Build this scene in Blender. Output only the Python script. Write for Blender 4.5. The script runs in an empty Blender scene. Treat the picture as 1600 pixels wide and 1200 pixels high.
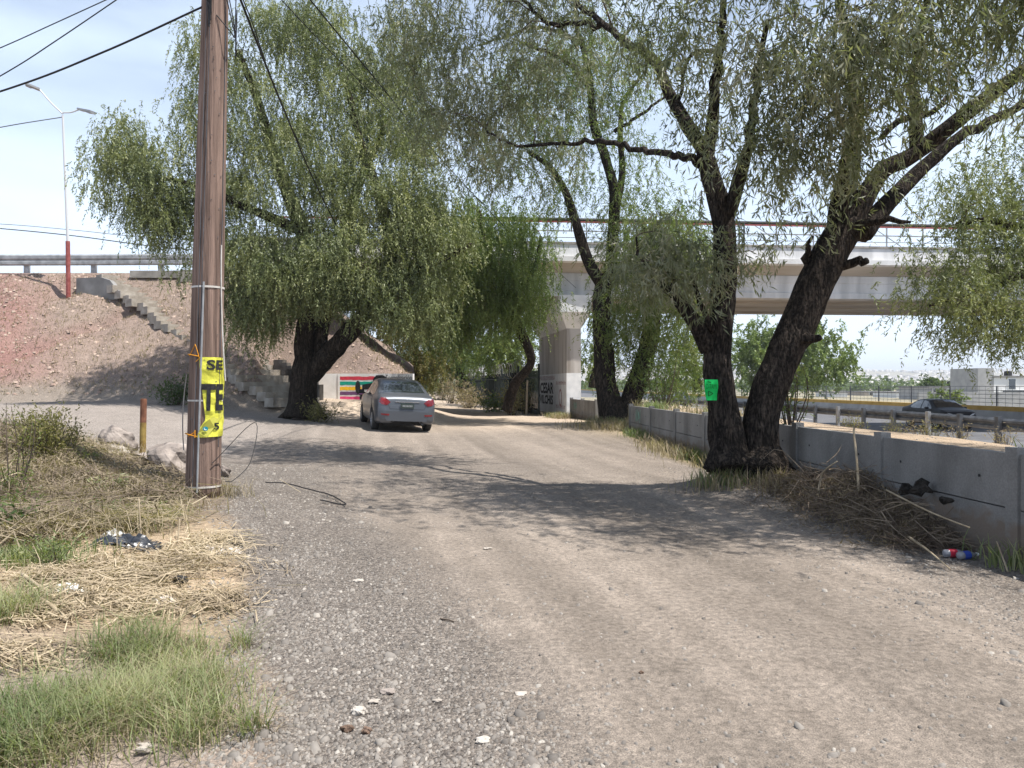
import bpy, bmesh, math, random
import numpy as np
from mathutils import Vector, Matrix
from mathutils.bvhtree import BVHTree
rng = np.random.default_rng(7); random.seed(7)
C = bpy.context.scene.collection
R = math.radians
F, CX, CY, H = 1200.0, 800.0, 603.0, 1.5       # focal length, principal column, horizon row (in photo pixels), eye height

def P(px, py, d):                              # photo position at distance d -> metres
    return np.array([(px-CX)/F*d, d, H-(py-CY)/F*d])

# ---------------------------------------------------------------- noise
def _hash(i, j, s):
    n = (i*374761393 + j*668265263 + s*974711) & 0xffffffff
    n = ((n ^ (n >> 13))*1274126177) & 0xffffffff
    return ((n ^ (n >> 16)) & 0xffff)/65535.0
def vn(x, y, s=0):
    x = np.asarray(x, float); y = np.asarray(y, float)
    i = np.floor(x).astype(np.int64); j = np.floor(y).astype(np.int64)
    u = x-i; v = y-j; u = u*u*(3-2*u); v = v*v*(3-2*v)
    return (_hash(i,j,s)*(1-u)+_hash(i+1,j,s)*u)*(1-v) + (_hash(i,j+1,s)*(1-u)+_hash(i+1,j+1,s)*u)*v
def fbm(x, y, o=4, s=0):
    t = 0; a = .5; x = np.asarray(x, float); y = np.asarray(y, float)
    for k in range(o):
        t = t + a*(vn(x, y, s+k*17)-.5); x = x*2.03+11.3; y = y*2.03+7.7; a *= .5
    return t*2
def sm(a, b, x):
    t = np.clip((np.asarray(x, float)-a)/(b-a), 0, 1); return t*t*(3-2*t)

# ---------------------------------------------------------------- terrain height
def xw(y): return 4.61-.0508*np.asarray(y, float)           # line of the precast wall
def G(x, y):
    x = np.asarray(x, float); y = np.asarray(y, float)
    z = .2*sm(14, 24, y) + 0*x
    z = z + .62*sm(-4, -13, x)*sm(9, 24, y) + .13*sm(-1.5, -3.2, x)*(1-sm(11.5, 16, y))
    z = z + .72*sm(-3.7, -8, x)*np.exp(-((y-11.2)/1.9)**2)
    z = z + .14*sm(-2.0, -5, x)*sm(14, 22, y)
    z = z + .42*sm(24, 29.5, y)*sm(-1.6, -4.2, x)*sm(36, 31.5, y)
    z = z + .19*np.exp(-((x-3.45)**2/.9+(y-10.95)**2/2.2))
    sr = x*.974+y*.225; z = z + .016*fbm(sr*2.1, (y-x*.225)*.11, 3, 71)*sm(28, 20, y)*sm(-3.5, -1.5, x)*sm(4.2, 3, x) + .12*np.exp(-((x-3.3)**2/1.0+(y-25.2)**2/5))
    z = z + .025*fbm(x*.45, y*.45, 3, 5)*2 + .02*fbm(x*2.2, y*2.2, 3, 9)*sm(60, 30, y)
    verge = sm(-.7, -1.9, x+.33*(y-3.5))*sm(14.5, 12.5, y)
    z = z + verge*.05*fbm(x*3, y*3, 3, 21)
    # embankment of the overpass approach
    dx = np.maximum(0, x+10.3); dy = np.maximum(0, np.maximum(32.4-y, y-42))
    dist = np.hypot(dx, dy)
    e = 6.28-.75*dist + (.5*fbm(x*.25, y*.25, 4, 31)+.20*fbm(x*1.7+y*.25, y*.6, 4, 37)+.07*fbm(x*5, y*4, 2, 39))*sm(0, 1.2, dist)
    e = e - .5*np.exp(-(((x+18.1+.2)/.7)**2+((y-31.3)/.45)**2))
    gul = np.exp(-((x+17.5-(y-28)*1.1)/.35)**2)*sm(25, 27, y)*sm(31.5, 29.5, y)
    e = e-.3*gul
    lim = .93+3.2*sm(-7.9, -10.6, x)+1.0*sm(30.25, 30.34, y)+1.25*np.maximum(0, y-30.45)+6*sm(-8.3, -9.6, x)*sm(29.5, 31.5, y)+40*sm(-10.2, -10.8, x)
    lim = lim-(lim-.1)*sm(-4.3, -3.5, x+.14*(y-30))
    e = np.minimum(e, lim)
    k = .25; h = np.clip(.5+.5*(e-z)/k, 0, 1)
    z = z*(1-h)+e*h + k*h*(1-h)
    # right of the precast wall: fill that falls to the highway
    fill = .86-.62*sm(22.6, 23.6, y)+.55*sm(27.6, 28.3, y)-.45*sm(33, 36, y)
    t = sm(0, 1, (x-xw(y)-.4)/(12.4-xw(y)))
    w = sm(-.01, .07, x-xw(y))*sm(75, 50, y)
    side = fill*(1-t)+(-.06)*t + .03*fbm(x*1.2, y*1.2, 3, 51)
    z = z*(1-w)+side*w
    hw = sm(12.9, 13.7, x)
    z = z*(1-hw)+(-.66)*hw
    far = sm(70, 160, y)
    z = z*(1-far)+(-.66)*far
    ridge = .75+.5*fbm(x/900., y/900.+3, 3, 77)
    z = z + 95*sm(1300, 3600, y)*ridge*sm(-3000, -600, x+600) 
    return z
def g(x, y): return float(G(x, y))

# ---------------------------------------------------------------- mesh building
class MB:
    def __init__(s): s.v = []; s.f = []; s.n = 0
    def add(s, v, f):
        v = np.asarray(v, float).reshape(-1, 3)
        s.v.append(v); s.f += [tuple(int(i)+s.n for i in q) for q in f]; s.n += len(v); return s
    def box(s, c, size, rz=0, M=None):
        c = np.asarray(c, float); h = np.asarray(size, float)/2
        v = np.array([[x, y, z] for x in (-1, 1) for y in (-1, 1) for z in (-1, 1)])*h
        if M is not None: v = v @ np.asarray(M).T
        elif rz: v = v @ np.array([[math.cos(rz), -math.sin(rz), 0], [math.sin(rz), math.cos(rz), 0], [0, 0, 1]]).T
        return s.add(v+c, [(0,1,3,2),(4,6,7,5),(0,4,5,1),(2,3,7,6),(0,2,6,4),(1,5,7,3)])
    def bar(s, a, b, w, h, up=(0,0,1)):          # box beam from a to b
        a = np.asarray(a, float); b = np.asarray(b, float); d = b-a; L = np.linalg.norm(d); d = d/L
        u = np.asarray(up, float); r = np.cross(d, u); r /= np.linalg.norm(r); u = np.cross(r, d)
        return s.box((a+b)/2, (L, w, h), M=np.array([d, r, u]).T)
    def tube(s, pts, rad, seg=8, noise=0, cap=True, seed=0, freq=3.):
        pts = np.asarray(pts, float); n = len(pts)
        rad = np.full(n, rad, float) if np.isscalar(rad) else np.asarray(rad, float)
        tan = np.gradient(pts, axis=0); tan /= np.linalg.norm(tan, axis=1)[:, None]+1e-12
        ref = np.array([1., 0, 0]) if abs(tan[0][0]) < .8 else np.array([0, 1., 0])
        ang = np.arange(seg)*2*math.pi/seg; ca = np.cos(ang)[:, None]; sa = np.sin(ang)[:, None]
        vs = []; L = 0
        for i in range(n):
            t = tan[i]; ref = ref-t*ref.dot(t); ref /= np.linalg.norm(ref)+1e-12; b = np.cross(t, ref)
            r = rad[i]
            if i: L += np.linalg.norm(pts[i]-pts[i-1])
            if noise:
                rr = r*(1+noise*(np.abs(vn(ang*freq*1.2+2*vn(ang*0+L*2.1, ang, seed+3), L*1.6+ang*0, seed)-.5)*2-.5) + noise*.8*(vn(ang*1.1, ang*0+L*2.3, seed+9)-.5))[:, None]
            else: rr = r
            vs.append(pts[i]+rr*(ca*ref+sa*b))
        f = [(i*seg+j, i*seg+(j+1)%seg, (i+1)*seg+(j+1)%seg, (i+1)*seg+j) for i in range(n-1) for j in range(seg)]
        if cap: f += [tuple(range(seg))[::-1], tuple((n-1)*seg+j for j in range(seg))]
        return s.add(np.concatenate(vs), f)
    def prism(s, poly, a, b):                    # polygon given as two end loops
        n = len(a); va = np.asarray(a, float); vb = np.asarray(b, float)
        return s.add(np.concatenate([va, vb]), [tuple(range(n))[::-1], tuple(range(n, 2*n))]+[(i, (i+1)%n, n+(i+1)%n, n+i) for i in range(n)])
    def sheet(s, pts):
        return s.add(pts, [tuple(range(len(pts)))])
    def blob(s, c, r, sub=2, rough=.25, seed=0, flat=1.0, freq=1.6):
        bm = bmesh.new(); bmesh.ops.create_icosphere(bm, subdivisions=sub, radius=1)
        v = np.array([q.co for q in bm.verts]); f = [[q.index for q in p.verts] for p in bm.faces]; bm.free()
        k = 1+rough*2*(vn(v[:,0]*freq+seed*3.1+v[:,2], v[:,1]*freq+v[:,2]*freq*.7, seed)-.5)+rough*.7*(vn(v[:,0]*freq*3+seed, v[:,1]*freq*3-v[:,2]*3, seed+5)-.5)
        v = v*k[:, None]*np.asarray(r, float)*np.array([1, 1, flat])
        return s.add(v+np.asarray(c, float), f)
def mesh_obj(name, v, f, m, parent=None, smooth=False, attrs=None):
    me = bpy.data.meshes.new(name)
    if isinstance(f, np.ndarray):
        n, k = f.shape
        me.vertices.add(len(v)); me.vertices.foreach_set('co', np.ascontiguousarray(v, np.float32).ravel())
        me.loops.add(n*k); me.loops.foreach_set('vertex_index', np.ascontiguousarray(f, np.int32).ravel())
        me.polygons.add(n); me.polygons.foreach_set('loop_start', np.arange(0, n*k, k, dtype=np.int32))
        me.update(calc_edges=True)
    else:
        me.from_pydata([tuple(p) for p in v], [], f)
    if smooth: me.polygons.foreach_set('use_smooth', np.ones(len(me.polygons), bool))
    for (an, dom, typ, val) in (attrs or []):
        a = me.attributes.new(an, typ, dom)
        a.data.foreach_set('color' if typ == 'FLOAT_COLOR' else 'value', np.ascontiguousarray(val, np.float32).ravel())
    o = bpy.data.objects.new(name, me); C.objects.link(o)
    if m: me.materials.append(m)
    if parent:
        o.parent = parent; top = parent; off = Vector(parent.location)
        while top.parent: top = top.parent; off = off+Vector(top.location)
        o.location = -off
    return o
def obj(name, mb, m, parent=None, smooth=False):
    return mesh_obj(name, np.concatenate(mb.v), mb.f, m, parent, smooth)
def tag(o, label=None, cat=None, group=None, kind=None):
    if label: o['label'] = label
    if cat: o['category'] = cat
    if group: o['group'] = group
    if kind: o['kind'] = kind
    return o
def thing(name, label, cat, loc=(0,0,0), group=None):
    o = bpy.data.objects.new(name, None); C.objects.link(o); o.location = [float(q) for q in loc]; o.empty_display_size = .2
    return tag(o, label, cat, group)
def struct(name, mb, m, smooth=False): return tag(obj(name, mb, m, None, smooth), kind='structure')
def spline(pts, n):                              # Catmull-Rom through pts
    pts = np.asarray(pts, float); p = np.concatenate([[2*pts[0]-pts[1]], pts, [2*pts[-1]-pts[-2]]])
    out = []; m = len(pts)-1
    for t in np.linspace(0, m, n):
        i = min(int(t), m-1); u = t-i; a, b, c, d = p[i], p[i+1], p[i+2], p[i+3]
        out.append(.5*(2*b+(c-a)*u+(2*a-5*b+4*c-d)*u*u+(3*b-a-3*c+d)*u**3))
    return np.array(out)

# ---------------------------------------------------------------- materials
def new_mat(name):
    m = bpy.data.materials.new(name); m.use_nodes = True; nt = m.node_tree; nt.nodes.clear()
    return m, nt.nodes, nt.links
def mat(name, c1, c2=None, scale=4, rough=.85, bump=0, bscale=20, stretch=(1,1,1), metal=0, spec=.3, detail=6, contrast=(.35,.65), coat=0):
    m, N, L = new_mat(name)
    out = N.new('ShaderNodeOutputMaterial'); b = N.new('ShaderNodeBsdfPrincipled'); L.new(b.outputs[0], out.inputs[0])
    b.inputs['Roughness'].default_value = rough; b.inputs['Metallic'].default_value = metal; b.inputs['Specular IOR Level'].default_value = spec
    b.inputs['Coat Weight'].default_value = coat
    tc = N.new('ShaderNodeTexCoord'); mp = N.new('ShaderNodeMapping'); mp.inputs['Scale'].default_value = stretch; L.new(tc.outputs['Object'], mp.inputs[0])
    if c2 is None: b.inputs['Base Color'].default_value = (*c1, 1)
    else:
        n = N.new('ShaderNodeTexNoise'); n.inputs['Scale'].default_value = scale; n.inputs['Detail'].default_value = detail; L.new(mp.outputs[0], n.inputs['Vector'])
        r = N.new('ShaderNodeValToRGB'); r.color_ramp.elements[0].position, r.color_ramp.elements[1].position = contrast
        r.color_ramp.elements[0].color = (*c1, 1); r.color_ramp.elements[1].color = (*c2, 1)
        L.new(n.outputs[0], r.inputs[0]); L.new(r.outputs[0], b.inputs['Base Color'])
    if bump:
        n = N.new('ShaderNodeTexNoise'); n.inputs['Scale'].default_value = bscale; n.inputs['Detail'].default_value = 5; L.new(mp.outputs[0], n.inputs['Vector'])
        u = N.new('ShaderNodeBump'); u.inputs['Strength'].default_value = bump; u.inputs['Distance'].default_value = .05; L.new(n.outputs[0], u.inputs['Height']); L.new(u.outputs[0], b.inputs['Normal'])
    return m
def leaf_mat(name, cols, trans=.35, rough=.5, tint=(1,1,1), spec=.35):
    """leaf colours picked per leaf (face attribute) and per bough (3-D noise)"""
    m, N, L = new_mat(name)
    out = N.new('ShaderNodeOutputMaterial'); mx = N.new('ShaderNodeMixShader'); mx.inputs[0].default_value = trans
    b = N.new('ShaderNodeBsdfPrincipled'); b.inputs['Roughness'].default_value = rough; b.inputs['Specular IOR Level'].default_value = spec
    t = N.new('ShaderNodeBsdfTranslucent')
    a = N.new('ShaderNodeAttribute'); a.attribute_name = 'rnd'
    tc = N.new('ShaderNodeTexCoord'); n = N.new('ShaderNodeTexNoise'); n.inputs['Scale'].default_value = .9; n.inputs['Detail'].default_value = 2; L.new(tc.outputs['Object'], n.inputs['Vector'])
    ad = N.new('ShaderNodeMath'); ad.operation = 'MULTIPLY_ADD'; ad.inputs[1].default_value = .6; L.new(a.outputs['Fac'], ad.inputs[0])
    mu = N.new('ShaderNodeMath'); mu.operation = 'MULTIPLY_ADD'; mu.inputs[1].default_value = 1.4; mu.inputs[2].default_value = -.5; L.new(n.outputs[0], mu.inputs[0]); L.new(mu.outputs[0], ad.inputs[2])
    r = N.new('ShaderNodeValToRGB'); cr = r.color_ramp
    while len(cr.elements) < len(cols): cr.elements.new(.5)
    for i, c in enumerate(cols): cr.elements[i].position = i/(len(cols)-1); cr.elements[i].color = (*c, 1)
    L.new(ad.outputs[0], r.inputs[0]); L.new(r.outputs[0], b.inputs['Base Color'])
    g2 = N.new('ShaderNodeMixRGB'); g2.blend_type = 'MULTIPLY'; g2.inputs[0].default_value = 1; g2.inputs[2].default_value = (1.5, 1.7, .7, 1)
    L.new(r.outputs[0], g2.inputs[1]); L.new(g2.outputs[0], t.inputs[0])
    L.new(b.outputs[0], mx.inputs[1]); L.new(t.outputs[0], mx.inputs[2]); L.new(mx.outputs[0], out.inputs[0])
    return m
def bark_mat(name, c1, c2, sc=9):
    m, N, L = new_mat(name)
    out = N.new('ShaderNodeOutputMaterial'); b = N.new('ShaderNodeBsdfPrincipled'); L.new(b.outputs[0], out.inputs[0]); b.inputs['Roughness'].default_value = .95; b.inputs['Specular IOR Level'].default_value = .1
    tc = N.new('ShaderNodeTexCoord'); mp = N.new('ShaderNodeMapping'); mp.inputs['Scale'].default_value = (1, 1, .2); L.new(tc.outputs['Object'], mp.inputs[0])
    def ridge(scale, dist):                      # irregular upright furrows
        n = N.new('ShaderNodeTexNoise'); n.inputs['Scale'].default_value = scale; n.inputs['Detail'].default_value = 3; n.inputs['Distortion'].default_value = dist; L.new(mp.outputs[0], n.inputs['Vector'])
        a = N.new('ShaderNodeMath'); a.operation = 'SUBTRACT'; a.inputs[1].default_value = .5; L.new(n.outputs[0], a.inputs[0])
        b_ = N.new('ShaderNodeMath'); b_.operation = 'ABSOLUTE'; L.new(a.outputs[0], b_.inputs[0]); return b_
    n1 = ridge(sc*1.5, .7); n2 = ridge(sc*3.6, .4)
    n = N.new('ShaderNodeTexNoise'); n.inputs['Scale'].default_value = 26; n.inputs['Detail'].default_value = 6; L.new(tc.outputs['Object'], n.inputs['Vector'])
    s0 = N.new('ShaderNodeMath'); s0.operation = 'MULTIPLY_ADD'; s0.inputs[1].default_value = .8; L.new(n2.outputs[0], s0.inputs[0]); L.new(n1.outputs[0], s0.inputs[2])
    s = N.new('ShaderNodeMath'); s.operation = 'MULTIPLY_ADD'; s.inputs[1].default_value = .3; L.new(n.outputs[0], s.inputs[0]); L.new(s0.outputs[0], s.inputs[2])
    r = N.new('ShaderNodeValToRGB'); r.color_ramp.elements[0].position = .2; r.color_ramp.elements[1].position = .46
    r.color_ramp.elements[0].color = (*c1, 1); r.color_ramp.elements[1].color = (*c2, 1); L.new(s.outputs[0], r.inputs[0]); L.new(r.outputs[0], b.inputs['Base Color'])
    u = N.new('ShaderNodeBump'); u.inputs['Strength'].default_value = 1; u.inputs['Distance'].default_value = .09; L.new(s.outputs[0], u.inputs['Height']); L.new(u.outputs[0], b.inputs['Normal'])
    return m

# ---------------------------------------------------------------- foliage
class Leaves:
    def __init__(s): s.v = []; s.r = []
    def add(s, base, dirv, length, width, rnd, r=rng):
        """kite shaped leaves: base (n,3), unit directions, lengths, widths"""
        n = len(base)
        q = r.normal(size=(n, 3)); side = np.cross(dirv, q); side /= np.linalg.norm(side, axis=1)[:, None]+1e-9
        nor = np.cross(dirv, side)
        l = np.asarray(length)[:, None]; w = np.asarray(width)[:, None]
        mid = base+dirv*l*.45+nor*l*.06
        V = np.stack([base, mid+side*w*.5, base+dirv*l, mid-side*w*.5], axis=1)
        s.v.append(V.reshape(-1, 3)); s.r.append(rnd)
    def obj(s, name, m, parent=None):
        v = np.concatenate(s.v); n = len(v)//4
        return mesh_obj(name, v, np.arange(n*4, dtype=np.int32).reshape(n, 4), m, parent, False, [('rnd', 'FACE', 'FLOAT', np.concatenate(s.r))])
def unit(a): return a/(np.linalg.norm(a, axis=1)[:, None]+1e-9)
def strands(lv, starts, length, nleaf, leaf, width, droop=1., splay=.5, out=.45, r=rng, outward=None):
    """drooping twigs hung with leaves"""
    n = len(starts); L = length*r.uniform(.45, 1.25, n)
    d0 = r.normal(size=(n, 3)); d0[:, 2] = np.abs(d0[:, 2])*.3; d0 = unit(d0)
    if outward is not None: d0 = unit(d0+outward)
    t = (np.arange(nleaf)+r.uniform(0, 1, (n, nleaf)))/nleaf
    pos = starts[:, None, :]+d0[:, None, :]*(L[:, None]*out*np.sqrt(t))[..., None]+np.array([0, 0, -1.])*(droop*L[:, None]*t**1.4)[..., None]
    dirv = np.array([0, 0, -1.])*droop+d0[:, None, :]*.4+r.normal(size=(n, nleaf, 3))*splay
    dirv = unit(dirv.reshape(-1, 3))
    rnd = np.clip(r.uniform(0, 1, (n, 1))*.55+r.uniform(0, 1, (n, nleaf))*.45, 0, 1).ravel()
    m = n*nleaf
    lv.add(pos.reshape(-1, 3), dirv, leaf*r.uniform(.6, 1.25, m), width*r.uniform(.7, 1.2, m), rnd, r)
def clump_centres(clusters, r=rng):
    """clusters: (px, py, d, rx px, ry px, depth m, n clumps) -> clump centres, spread to the shell of each ellipsoid"""
    out = []
    for (px, py, d, rx, ry, rd, n) in clusters:
        c = P(px, py, d); u = unit(r.normal(size=(n, 3)))*(r.uniform(0, 1, n)**(1/2.4))[:, None]
        out.append(c+u*np.array([rx/F*d, rd, ry/F*d]))
    return np.concatenate(out)
def grow(mb, limbs, targets, seg=5, r=rng, rmax=.05, rtip=.006):
    """limbs: (points, radii); adds thin boughs from the limbs to every target"""
    nodes = []; rad = []
    for pts, rr in limbs:
        k = max(2, int(len(pts)*.25)); nodes.append(pts[k:]); rad.append(rr[k:])
    nodes = np.concatenate(nodes); rad = np.concatenate(rad)
    dd = np.array([np.min(np.linalg.norm(nodes-t, axis=1)) for t in targets])
    for i in np.argsort(dd):
        t = targets[i]; dv = nodes-t; ds = np.linalg.norm(dv, axis=1)+.5*np.maximum(0, dv[:, 2])
        j = int(np.argmin(ds)); a = nodes[j]; L = np.linalg.norm(t-a)
        if L < .08: continue
        n = 5 if L < 2 else 8
        mid = (a+t)/2+np.array([0, 0, .14*L])+r.normal(size=3)*.09*L
        pts = spline([a, mid, t], n); pts[1:-1] += r.normal(size=(n-2, 3))*.025*L
        r0 = min(rad[j]*.7, rmax, .010+.013*L); rr = np.linspace(r0, rtip, n)
        mb.tube(pts, rr, seg, cap=False)
        nodes = np.concatenate([nodes, pts[1:]]); rad = np.concatenate([rad, rr[1:]])
HAZE, SKY, SUN, EXPO = 3.2e-4, .08, 5.0, .78
# ================================================================= GROUND
def axis(fine0, fine1, step, mid, mstep, far, grow_=1.12):
    a = list(np.arange(fine0, fine1, step)); x = a[-1]; s = step
    while x < mid: s = min(s*1.08, mstep); x += s; a.append(x)
    while x < far: s *= grow_; x += s; a.append(x)
    return np.array(a)
xr_ = axis(0, 6.5, .06, 32, .3, 6000); xl_ = -axis(0, 8, .06, 26, .25, 6000)
gx = np.concatenate([xl_[::-1], xr_[1:]]); gy = np.concatenate([-axis(-1.5, 6, 1.0, 10, 2, 120)[::-1], axis(1.6, 15, .06, 48, .22, 6500)])
gy = np.unique(np.round(gy, 4))
GX, GY = np.meshgrid(gx, gy); GZ = G(GX, GY)
X, Y = GX.ravel(), GY.ravel()
def mixc(a, b, t): return a*(1-t[:, None])+np.array(b)*t[:, None]
def edge_l(y): return np.interp(y, [0, 3, 4.5, 6, 9, 11, 13], [-.6, -.95, -1.65, -2.15, -3.35, -4.3, -6.5])     # verge / gravel line
def edge_r(y): return np.interp(y, [0, 3, 4.5, 6, 9, 12, 15], [.6, .15, -.25, -.75, -1.9, -2.9, -3.3])          # gravel / packed earth line
wob = .22*fbm(X*1.3, Y*1.3, 4, 3); wob2 = .5*fbm(X*.6, Y*.6, 4, 13)
grav = sm(-.15, .15, X-edge_l(Y)+wob)*(1-sm(-.35, .55, X-edge_r(Y)+wob2))*sm(15, 12, Y)
grav = np.maximum(grav, .75*sm(-1.6, -.5, X-xw(Y)+wob2)*sm(.5, -.2, X-xw(Y)+.2)*sm(16, 12, Y))                  # gravel against the wall
grav = np.maximum(grav, .55*np.exp(-(((X+1.2)/2.6)**2+((Y-13.0)/3.0)**2))*(1+.6*fbm(X, Y, 3, 8)))
verge = (1-sm(-.15, .15, X-edge_l(Y)+wob))*sm(13.6, 12.4, Y+.12*X)
alb = np.tile(np.array([.206, .177, .150]), (len(X), 1))
alb = mixc(alb, [.155, .140, .126], grav)
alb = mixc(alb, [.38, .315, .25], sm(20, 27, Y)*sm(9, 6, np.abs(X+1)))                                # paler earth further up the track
alb = mixc(alb, [.24, .215, .195], sm(13, 16, Y)*sm(-3, -7, X)*sm(26, 23, Y))
straw = np.clip(np.exp(-(((X+2.75+(Y-5.6)*.2)/1.35)**2+((Y-5.9)/1.5)**2))*1.5+.35*fbm(X*2, Y*2, 3, 6), 0, 1)
alb = mixc(alb, [.17, .135, .10], verge)
alb = mixc(alb, [.36, .28, .195], verge*straw)
alb = mixc(alb, [.24, .20, .17], verge*sm(4.6, 3.9, Y))
emb = sm(.25, .9, GZ.ravel()-(.2+.62*sm(-4, -13, X)*sm(9, 24, Y)+.42*sm(24, 29.5, Y)*sm(-1.6, -4.2, X)*sm(36, 31.5, Y)+.1))*(X < 0)*(Y < 60)
embn = .5+.9*fbm(X*.35+Y*.2, Y*.35, 4, 61)
alb = mixc(alb, [.190, .147, .130], emb)
alb = mixc(alb, [.255, .202, .168], emb*np.clip(embn, 0, 1)*.8)
red = emb*np.clip(sm(-15.5, -19, X+.7*(Y-28))+.5*np.exp(-((X+17.5-(Y-28)*1.1)/.6)**2)+.5*fbm(X*.5, Y*.5, 3, 66), 0, 1)*sm(-14, -16.5, X)
alb = mixc(alb, [.245, .135, .122], red*.75)
shl = sm(.02, .3, X-xw(Y))*sm(13.4, 12.6, X)*(Y < 80)
alb = mixc(alb, [.37, .29, .21], shl)
tall = np.maximum(sm(-.5, 0, X-xw(Y)+.25+wob2*.5)*sm(.1, 0, X-xw(Y))*sm(9, 11, Y)*sm(33, 30, Y), np.exp(-(((X-3.1)/1.0)**2+((Y-24.5)/3.2)**2)))
alb = mixc(alb, [.30, .24, .13], np.clip(tall, 0, 1)*.8)
plain = sm(45, 75, Y)
alb = mixc(alb, [.24, .22, .16], plain*sm(5, 12, np.abs(X+4)))
stk = np.clip(1+.42*fbm((X*.974+Y*.225)*2.6, (Y*.974-X*.225)*.12, 4, 71)*sm(.9, 0, grav)*(1-verge)*sm(34, 22, Y)*(X > -6)+.22*fbm((X*.974+Y*.225)*8, (Y*.974-X*.225)*.2, 3, 73)*sm(.9, .2, grav)*(1-verge)*sm(14, 9, Y), .6, 1.4)
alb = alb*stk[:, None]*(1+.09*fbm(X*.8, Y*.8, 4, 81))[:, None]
nx, ny = len(gx), len(gy)
idx = np.arange(nx*ny).reshape(ny, nx)
quads = np.stack([idx[:-1, :-1], idx[:-1, 1:], idx[1:, 1:], idx[1:, :-1]], -1).reshape(-1, 4)
def ground_mat():
    m, N, L = new_mat('packed_earth')
    out = N.new('ShaderNodeOutputMaterial'); b = N.new('ShaderNodeBsdfPrincipled'); L.new(b.outputs[0], out.inputs[0]); b.inputs['Roughness'].default_value = .95; b.inputs['Specular IOR Level'].default_value = .15
    a = N.new('ShaderNodeAttribute'); a.attribute_name = 'alb'
    gr = N.new('ShaderNodeAttribute'); gr.attribute_name = 'grav'
    tc = N.new('ShaderNodeTexCoord')
    def noise(sc, det=6):
        n = N.new('ShaderNodeTexNoise'); n.inputs['Scale'].default_value = sc; n.inputs['Detail'].default_value = det; L.new(tc.outputs['Object'], n.inputs['Vector']); return n
    def ramp(src, p0, p1, c0, c1):
        r = N.new('ShaderNodeValToRGB'); r.color_ramp.elements[0].position = p0; r.color_ramp.elements[1].position = p1
        r.color_ramp.elements[0].color = (*c0, 1); r.color_ramp.elements[1].color = (*c1, 1); L.new(src, r.inputs[0]); return r
    def mul(x, y, fac=1., mode='MULTIPLY'):
        k = N.new('ShaderNodeMixRGB'); k.blend_type = mode; L.new(x, k.inputs[1]); L.new(y, k.inputs[2])
        if isinstance(fac, float): k.inputs[0].default_value = fac
        else: L.new(fac, k.inputs[0])
        return k
    n1 = noise(3.2); n2 = noise(26); n3 = noise(150, 3)
    c = mul(a.outputs['Color'], ramp(n1.outputs[0], .3, .7, (.91, .905, .90), (1.09, 1.09, 1.09)).outputs[0])
    c = mul(c.outputs[0], ramp(n2.outputs[0], .3, .7, (.72, .72, .72), (1.26, 1.25, 1.24)).outputs[0])
    c = mul(c.outputs[0], ramp(n3.outputs[0], .32, .68, (.62, .62, .63), (1.4, 1.38, 1.36)).outputs[0])
    v = N.new('ShaderNodeTexVoronoi'); v.inputs['Scale'].default_value = 58; L.new(tc.outputs['Object'], v.inputs['Vector'])
    vr = ramp(v.outputs['Color'], .05, .95, (.5, .49, .5), (1.6, 1.57, 1.52))
    c = mul(c.outputs[0], vr.outputs[0], gr.outputs['Fac'])
    v2 = N.new('ShaderNodeTexVoronoi'); v2.inputs['Scale'].default_value = 13; L.new(tc.outputs['Object'], v2.inputs['Vector'])
    sp = ramp(v2.outputs['Distance'], .04, .10, (1, 1, 1), (0, 0, 0))            # sparse pale and dark chips trodden into the earth
    lt = ramp(v2.outputs['Color'], .5, .62, (.66, .66, .66), (1.38, 1.35, 1.3))
    c = mul(c.outputs[0], lt.outputs[0], sp.outputs[0])
    L.new(c.outputs[0], b.inputs['Base Color'])
    h = N.new('ShaderNodeMath'); h.operation = 'MULTIPLY'; L.new(v.outputs['Distance'], h.inputs[0]); L.new(gr.outputs['Fac'], h.inputs[1])
    h2 = N.new('ShaderNodeMath'); h2.operation = 'MULTIPLY_ADD'; h2.inputs[1].default_value = -.9; L.new(h.outputs[0], h2.inputs[0]); L.new(n2.outputs[0], h2.inputs[2])
    h3 = N.new('ShaderNodeMath'); h3.operation = 'MULTIPLY_ADD'; h3.inputs[1].default_value = .35; L.new(n3.outputs[0], h3.inputs[0]); L.new(h2.outputs[0], h3.inputs[2])
    u = N.new('ShaderNodeBump'); u.inputs['Strength'].default_value = .75; u.inputs['Distance'].default_value = .03; L.new(h3.outputs[0], u.inputs['Height']); L.new(u.outputs[0], b.inputs['Normal'])
    return m
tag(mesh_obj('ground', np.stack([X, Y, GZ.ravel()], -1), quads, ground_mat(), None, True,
    [('alb', 'POINT', 'FLOAT_COLOR', np.concatenate([alb, np.ones((len(X), 1))], 1)), ('grav', 'POINT', 'FLOAT', grav)]), kind='structure')

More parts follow.
